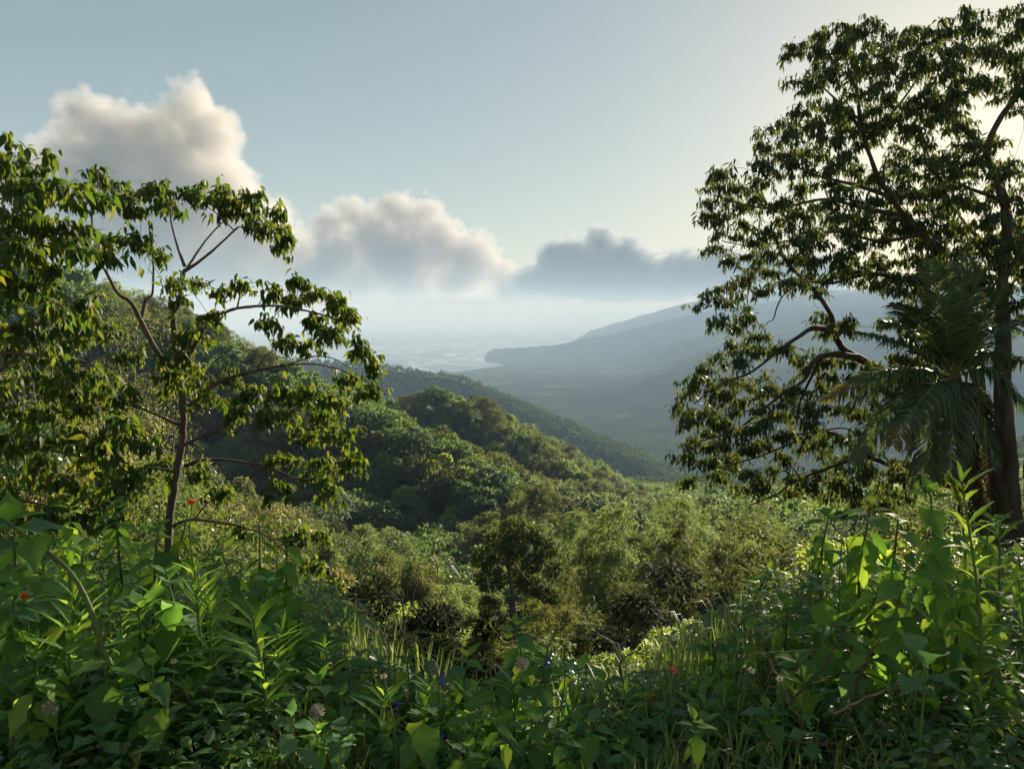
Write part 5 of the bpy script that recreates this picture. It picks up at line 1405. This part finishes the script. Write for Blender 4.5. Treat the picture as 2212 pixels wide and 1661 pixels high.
# lower weeds along the middle
GC = "nettle-like weeds along the middle of the brow"
for (px, py, Y, kind, size, lab) in [
    (1115, 1350, 3.0, "nettle", 0.13, "tallest toothed weed at the middle of the brow"), (1010, 1420, 2.9, "nettle", 0.12, "toothed weed left of the tallest at mid brow"), (1180, 1430, 2.8, "nettle", 0.13, "toothed weed right of the tallest at mid brow"), (1080, 1470, 2.6, "nettle", 0.14, "broad toothed weed in front at mid brow"), (930, 1460, 2.8, "nettle", 0.11, "toothed weed at the left of the mid-brow clump"),
    (1250, 1440, 2.9, "nettle", 0.12, "weed with curling spikes at the right of the mid-brow clump"), (1310, 1470, 2.8, "ovate", 0.11, "weed before the lime bushes"), (880, 1430, 2.9, "ovate", 0.10, "slender weed by the dark gap with pale paired leaves"), (800, 1440, 2.8, "ovate", 0.10, "slender weed standing against the dark gap"), (1150, 1540, 2.4, "nettle", 0.13, "low broad weed at the front of mid brow"), (1010, 1540, 2.4, "nettle", 0.13, "low dark weed at the front, left of mid brow"),
    (1380, 1510, 2.7, "ovate", 0.11, "weed below the lime bushes"), (1460, 1450, 2.9, "lobed", 0.12, "bluish lobed weed between the lime bushes and right clump"), (1450, 1540, 2.5, "lobed", 0.11, "low lobed weed below the lime bushes"), (840, 1510, 2.5, "ovate", 0.10, "low weed under the dark gap"), (740, 1500, 2.5, "ovate", 0.11, "low weed left under the dark gap"), (920, 1530, 2.35, "nettle", 0.11, "low weed at the front between left growth and mid brow"),
    (1560, 1520, 2.5, "nettle", 0.12, "low weed in front of the right clump's left end"), (1660, 1530, 2.35, "nettle", 0.12, "low dark weed in front of the right clump's left half"), (1280, 1560, 2.35, "nettle", 0.11, "low weed at the front right of mid brow")]:
    weed(px, py, Y, kind, size, lab, group=GC, dark=random.random() < 0.3, stem_r=0.004)

# one broad lobed leaf plant lower right
weed(2000, 1440, 2.2, "lobed", 0.22, "bluish plant with a big lobed leaf pointing down in the lower right", pairs=2, name="lobed_plant")

# small weeds filling the front row
for k in range(90):
    px = R_(-10, 2220); Y = R_(2.15, 2.75)
    py = R_(1545, 1640)
    if 1380 < px < 1760 and random.random() < 0.3: continue
    kind = random.choice(["ovate", "nettle", "nettle", "lobed", "lime", "heart"])
    zone = "left" if px < 737 else ("middle" if px < 1474 else "right")
    nm = {"ovate": "small oval-leaved weed", "nettle": "small toothed-leaved weed", "lobed": "small bluish lobed weed", "lime": "small yellow-green weed", "heart": "small heart-leaved weed"}[kind]
    weed(px, py, Y, kind, R_(0.055, 0.10), f"{nm} in the front row, {where_(px)}", pairs=4, group="small weeds in the front row", name="small_weed", stem_r=0.003)

# ------------------------------------------------------------------ flowers
M_YELLOW = plain_mat("yellow_floret", (0.55, 0.36, 0.04), 0.6)
M_WHITEP = plain_mat("cream_petal", (0.62, 0.58, 0.42), 0.6, (0.5, 0.5, 0.3), 0.3)
M_ORANGE = plain_mat("orange_petal", (0.75, 0.10, 0.02), 0.5, (0.8, 0.15, 0.02), 0.35)
M_PURPLE = plain_mat("violet_petal", (0.10, 0.05, 0.50), 0.5, (0.16, 0.08, 0.6), 0.3)
M_FLUFF = plain_mat("grey_fluff", (0.45, 0.42, 0.36), 0.9, (0.4, 0.38, 0.32), 0.4)
M_BUD = plain_mat("green_bud", (0.12, 0.14, 0.05), 0.6)

def petals(mb, c, axis, n, r, w, tilt, m):
    axis = unit(np.asarray(axis, dtype=float)); ref = np.array((0.3, 0.9, 0.2)); u = unit(np.cross(axis, ref)); v = np.cross(axis, u)
    for k in range(n):
        a = 2 * math.pi * k / n + random.uniform(-0.1, 0.1)
        d = u * math.cos(a) + v * math.sin(a); s = np.cross(axis, d)
        tip = c + (d * math.cos(tilt) + axis * math.sin(tilt)) * r
        md = c + (d * math.cos(tilt) + axis * math.sin(tilt)) * r * 0.6 + axis * r * 0.05
        mb.add([c, md + s * w, tip + s * w * 0.4, tip - s * w * 0.4, md - s * w], [(0, 1, 4, 4)][:0], [(0, 1, 4), (1, 2, 4), (2, 3, 4)], m)

def ball(mb, c, r, m=0, sz=1.0):
    import bmesh
    bm = bmesh.new(); bmesh.ops.create_icosphere(bm, subdivisions=1, radius=1)
    V = np.array([v.co[:] for v in bm.verts]) * np.array((r, r, r * sz)) + c; T = [[v.index for v in f.verts] for f in bm.faces]; bm.free()
    mb.add(V, None, T, m)

def flower(px, py, Y, kind, label, group, hgt=0.3, dx=0.0):
    top = at2(px, py, Y)
    base = top + np.array((dx + R_(-0.04, 0.04), R_(-0.02, 0.08), -hgt))
    name = {"daisy": "daisy", "orange": "orange_flower", "violet": "violet_flower", "fluff": "seed_head", "bud": "flower_bud", "spike": "flower_spike"}[kind]
    root = tag(empty(name, base), label, "flower", group)
    T = top - base
    P = spline([np.zeros(3), T * 0.55 + np.array((R_(-0.02, 0.02), 0, 0)), T], 10)
    mb = MB(); tube(mb, P, np.linspace(0.0028, 0.0018, 10), 5); mb.obj("stalk", [M_STEM], root)
    ax = unit(P[-1] - P[-2] + np.array((R_(-0.3, 0.3), -0.25, 0)) * 0.02)
    h = MB(); fr = 0.013 if px < 500 else 0.009
    if kind == "daisy":
        ball(h, T + ax * 0.004, 0.0075, 0, 0.8); petals(h, T + ax * 0.007, ax, 5, 0.013, 0.005, 0.3, 1); petals(h, T + ax * 0.010, ax, 7, 0.006, 0.002, 0.8, 2)
        h.obj("flower_head", [M_BUD, M_WHITEP, M_YELLOW], root)
    elif kind == "orange":
        for q in range(4): petals(h, T + np.array((R_(-.006, .006), R_(-.006, .006), R_(-.002, .006))), ax, 9, fr, fr * 0.28, 0.25 + 0.2 * q, 0)
        ball(h, T, 0.006, 1); h.obj("flower_head", [M_ORANGE, M_BUD], root)
    elif kind == "violet":
        for q in range(5): petals(h, T + np.array((R_(-.009, .009), R_(-.009, .009), -0.008 * q + 0.01)), unit(rng.normal(size=3) + np.array((0, -1, 0.4))), 5, 0.009, 0.004, 0.25, 0)
        h.obj("flower_head", [M_PURPLE], root)
        s = MB(); C = spline([T, T + np.array((0.01, 0, 0.05)), T + np.array((0.04 * random.choice((-1, 1)), 0, 0.10))], 8); tube(s, C, np.linspace(0.004, 0.0025, 8), 6, cap=True); s.obj("spike", [M_STEM], root)
    elif kind == "fluff":
        n = 90; d = rdir(n)
        for q in d: tube(h, np.array([T, T + q * 0.016, T + q * 0.024]), [0.0006, 0.0006, 0.0014], 3)
        ball(h, T, 0.006, 0); h.obj("flower_head", [M_FLUFF], root)
    elif kind == "bud":
        ball(h, T, 0.008, 0, 1.3); petals(h, T, ax, 6, 0.012, 0.003, 1.1, 0); h.obj("flower_head", [M_DRY], root)
    elif kind == "spike":
        C = spline([T * 0.8, T, T + np.array((0.05 * random.choice((-1, 1)), 0, 0.04)), T + np.array((0.11 * random.choice((-1, 1)), 0, 0.03))], 10); tube(h, C, np.linspace(0.004, 0.0025, 10), 6, cap=True); h.obj("flower_head", [M_STEM], root)
    return root

GD = "small daisies on thin stalks"
for i, (px, py, lab) in enumerate([(315, 1408, "small daisy on a thin stalk before the dark left weeds"), (375, 1432, "small daisy right of the first before the dark left weeds"), (183, 1410, "small daisy at far left among dark leaves"), (285, 1610, "daisy at the bottom edge, left"), (740, 1575, "daisy at the bottom below the dark gap"), (670, 1490, "small yellow daisy by the left growth's right end"), (722, 1575, "paired daisy at the bottom below the dark gap"),
    (830, 1465, "yellow daisy in front of the dark gap"), (1070, 1340, "daisy on the tallest thin stalk at mid brow"), (1685, 1470, "white daisy below the right clump's left half"), (1840, 1510, "white daisy low in front of the right clump"), (1665, 1575, "yellow-centred daisy near the bottom, right of middle"), (1660, 1618, "daisy at the bottom edge, right of middle"), (1790, 1605, "brownish daisy at the bottom, right"), (2000, 1610, "largest daisy head at the bottom right"), (1995, 1440, "daisy against the dark stems of the right clump"), (2010, 1490, "daisy below the one against the dark stems"), (1620, 1450, "daisy left of the white one at the right clump"), (2170, 1630, "blurred pale daisy in the bottom right corner"), (905, 1510, "small pale daisy left of mid brow")]):
    flower(px, py, R_(2.2, 2.5), "daisy", lab, GD, R_(0.22, 0.4))
for px, py, lab in [(75, 1275, "orange flower at the left edge, upper of the pair"), (50, 1290, "orange flower at the left edge, lower of the pair"), (415, 1085, "orange flower beside the fruit tree's trunk"), (52, 1437, "red-orange flower low at the left edge"), (155, 1645, "red flower in the lower left corner"), (1452, 1448, "red flower beside the lime bush"), (1405, 1505, "small orange flower under the lime bushes")]:
    flower(px, py, R_(2.4, 2.7), "orange", lab, "orange-red flowers", R_(0.15, 0.3))
for px, py, lab in [(955, 1462, "brightest violet flower at mid brow"), (860, 1515, "violet flower below the dark gap"), (960, 1586, "violet flower low at the front"), (112, 1460, "violet flower in the shade at left"), (1180, 1420, "pale violet flower at the right of mid brow")]:
    flower(px, py, R_(2.4, 2.8), "violet", lab, "violet flowers", R_(0.15, 0.25))
for px, py, Y, lab in [(108, 1528, 2.2, "large grey seed puff at lower left"), (1128, 1432, 2.5, "pale seed puff at mid brow"), (685, 1535, 2.3, "seed puff at the bottom left of middle"), (935, 1442, 2.7, "small grey seed head left of mid brow")]:
    flower(px, py, Y, "fluff", lab, "fluffy seed heads", R_(0.22, 0.35), dx=0.1)
for px, py, Y, lab in [(838, 1335, 2.8, "brown bud on the tall stalk by the dark gap"), (850, 1345, 2.8, "second brown bud on the tall stalk pair by the dark gap"), (800, 1435, 2.8, "brown bud on a leaning stalk by the dark gap"), (1818, 1168, 2.9, "dark furry bud atop the right clump"), (1550, 1388, 2.8, "dark furry bud left of the right clump"), (1640, 1360, 2.8, "grey furry bud at the right clump's left shoulder")]:
    flower(px, py, Y, "bud", lab, "brown buds on stalks", R_(0.35, 0.55))
for px, py, lab in [(1270, 1372, "curling green flower spike right of mid brow"), (1220, 1395, "curling flower spike beside the first"), (905, 1385, "curling flower spike left of mid brow"), (960, 1400, "pale flower spike above the mid-brow weeds"), (1340, 1430, "thin flower spike before the lime bushes")]:
    flower(px, py, R_(2.7, 2.9), "spike", lab, "curling flower spikes", R_(0.25, 0.4))
# plume of the tall right weed
def plume():
    c = at2(2050, 1030, 2.5); b = at2(2078, 1100, 2.5)
    root = tag(empty("flower_plume", b), "green flower plume topping the tall narrow-leaved weed at right", "flower")
    mb = MB(); C = spline([np.zeros(3), (c - b) * 0.6 + np.array((0.005, 0, 0)), c - b], 16); tube(mb, C, np.linspace(0.004, 0.0015, 16), 5); mb.obj("stalk", [M_STEM], root)
    h = MB(); k = rng.integers(2, 16, 150); pos = C[k]; scatter(h, DIAMOND, pos, rdir(150) * 0.8 + unit(c - b), rdir(150), 0.022 * rng.uniform(0.6, 1.2, 150)); h.obj("florets", [M_LIME], root)
plume()

# ------------------------------------------------------------------ dry twigs and tendrils
GT = "dry twigs among the weeds at lower right"
for pts, r, mat, nm, lab in [
    ([(1640, 1598), (1720, 1600), (1830, 1615), (1960, 1640), (2100, 1655)], 0.006, M_DRY, "dry_twig", "long dry stalk lying across the lower right"), ([(1900, 1560), (2000, 1590), (2120, 1625), (2230, 1660)], 0.005, M_DRY, "dry_twig", "dry stalk lying at the bottom right corner"), ([(1660, 1420), (1700, 1500), (1740, 1580), (1800, 1680)], 0.004, M_DRY, "dry_twig", "dry stalk leaning down at the right clump's left foot"),
    ([(1800, 1540), (1880, 1500), (1990, 1470), (2080, 1440)], 0.0045, M_DRY, "dry_twig", "dry stalk rising to the right under the clump"), ([(1700, 1520), (1780, 1440), (1830, 1360), (1960, 1330)], 0.004, M_DARKBARK, "dry_twig", "dark bent twig inside the right clump"), ([(1840, 1530), (1860, 1450), (1900, 1380)], 0.005, M_DARKBARK, "dry_twig", "dark upright twig under the right clump's heart"), ([(2000, 1560), (2060, 1500), (2110, 1490), (2150, 1440)], 0.004, M_DARKBARK, "dry_twig", "dark twig by the lower right leaves"), ([(1760, 1470), (1850, 1450), (1960, 1490), (2050, 1540)], 0.004, M_DARKBARK, "dry_twig", "dark twig arching low in the right clump"),
    ([(1640, 1410), (1770, 1400), (1800, 1395), (1830, 1370), (1810, 1345)], 0.002, M_STEM, "tendril", "pale tendril looping across the right clump"), ([(0, 1565), (40, 1575), (65, 1610), (60, 1670)], 0.0035, M_STEM, "tendril", "pale curling stem in the lower left corner"), ([(90, 1560), (120, 1620), (180, 1665)], 0.003, M_DRY, "dry_twig", "thin dry stalk in the lower left"), ([(860, 1480), (900, 1470), (930, 1500), (925, 1540), (880, 1550)], 0.002, M_STEM, "tendril", "arching tendril below the dark gap"), ([(400, 1490), (420, 1530), (450, 1560)], 0.004, M_DRY, "dry_twig", "forked dry twig among the left weeds"), ([(340, 1520), (400, 1495), (420, 1470)], 0.004, M_DRY, "dry_twig", "short dry twig among the left weeds"), ([(760, 1560), (800, 1545), (830, 1480), (845, 1350)], 0.003, M_STEM, "tall_stalk", "tall thin stalk standing against the dark gap")]:
    Y = R_(2.25, 2.45) if nm != "tall_stalk" else 2.8
    P = spline([at2(x, y, Y + 0.04 * i) for i, (x, y) in enumerate(pts)], 22); b = P[0].copy(); P = P - b
    P[1:-1] += rng.normal(size=(20, 3)) * r * 0.6
    mb = MB(); tube(mb, P, np.linspace(r, r * 0.45, 22), 6, cap=True); o = mb.obj(nm, [mat]); o.location = [float(q) for q in b]
    tag(o, lab, "twig" if nm == "dry_twig" else "stem", GT if nm == "dry_twig" else None)

# ------------------------------------------------------------------ low cover nobody could count
def build_cover():
    mb = MB()
    n = 62000
    Y = 1.9 + 3.6 * rng.uniform(0, 1, n) ** 1.5; X = rng.uniform(-1.25, 1.25, n) * np.maximum(Y, 2.0)
    Z = height(X, Y)
    hgt = 0.07 + 0.15 * (np.abs(X - 0.15) > 0.9) + 0.17 * (fbm(X * 2.2, Y * 2.2, 3, 41) * 0.5 + 0.5)
    P = np.stack([X, Y, Z + hgt * rng.uniform(0.05, 1.15, n) ** 0.7], -1)
    a = rng.uniform(0, 6.28, n); ax = np.stack([np.cos(a), np.sin(a), rng.uniform(-0.5, 0.6, n)], -1)
    s = rng.uniform(0.025, 0.08, n)
    mi = rng.integers(0, 3, n)
    for m in range(3):
        k = mi == m
        scatter(mb, TM_L, P[k], ax[k], np.array((0, 0, 1.0)) + 0.4 * rdir(k.sum()), s[k], m)
    o = mb.obj("ground_cover", [leaf_mat("cover_green", G1, [(0.16, 0.34, 0.03), (0.32, 0.52, 0.05)], 0.45, 0.45, 0.35), leaf_mat("cover_lime", [(0.065, 0.13, 0.035), (0.10, 0.17, 0.045), (0.15, 0.18, 0.06)], [(0.25, 0.42, 0.03), (0.46, 0.56, 0.06)], 0.45, 0.45, 0.3), leaf_mat("cover_blue", [(0.045, 0.10, 0.055), (0.07, 0.14, 0.07), (0.12, 0.12, 0.07)], [(0.13, 0.28, 0.05), (0.24, 0.38, 0.08)], 0.36, 0.5, 0.3)])
    tag(o, "low mat of small leaves covering the brow between the weeds", kind="stuff")
    # grass blades
    mb = MB(); n = 17000
    Y = 1.95 + 2.3 * rng.uniform(0, 1, n) ** 1.4; X = rng.uniform(-1.1, 1.1, n) * Y
    keep = (fbm(X * 1.3, Y * 1.3, 2, 77) + 0.35 * (X > 0.2) + 0.1) > 0
    X, Y = X[keep], Y[keep]; n = len(X); Z = height(X, Y)
    a = rng.uniform(0, 6.28, n); L = rng.uniform(0.14, 0.42, n); lean = rng.uniform(0.1, 0.7, n)
    d = np.stack([np.cos(a), np.sin(a), np.zeros(n)], -1); sd = np.stack([-np.sin(a), np.cos(a), np.zeros(n)], -1)
    b = np.stack([X, Y, Z], -1); w = rng.uniform(0.0018, 0.0045, n)[:, None]
    up = np.array((0, 0, 1.0))
    m1 = b + (up * 0.55 + d * (lean * 0.15)[:, None]) * L[:, None]; m2 = b + (up * 0.88 + d * (lean * 0.5)[:, None]) * L[:, None]; tp = b + (up * (1.0 - 0.35 * lean)[:, None] + d * (lean * 1.0)[:, None]) * L[:, None]
    V = np.stack([b - sd * w, b + sd * w, m1 - sd * w, m1 + sd * w, m2 - sd * w * 0.7, m2 + sd * w * 0.7, tp], 1).reshape(-1, 3)
    o_ = np.arange(n) * 7
    Q = np.concatenate([np.stack([o_, o_ + 1, o_ + 3, o_ + 2], -1), np.stack([o_ + 2, o_ + 3, o_ + 5, o_ + 4], -1)]); T = np.stack([o_ + 4, o_ + 5, o_ + 6], -1)
    mb.add(V, Q, T)
    o = mb.obj("grass", [leaf_mat("grass_blade", [(0.07, 0.13, 0.04), (0.11, 0.16, 0.05), (0.20, 0.18, 0.09)], [(0.24, 0.40, 0.05), (0.4, 0.48, 0.09)], 0.4, 0.45, 0.3)])
    tag(o, "thin grass blades among the weeds on the brow", kind="stuff")
build_cover()
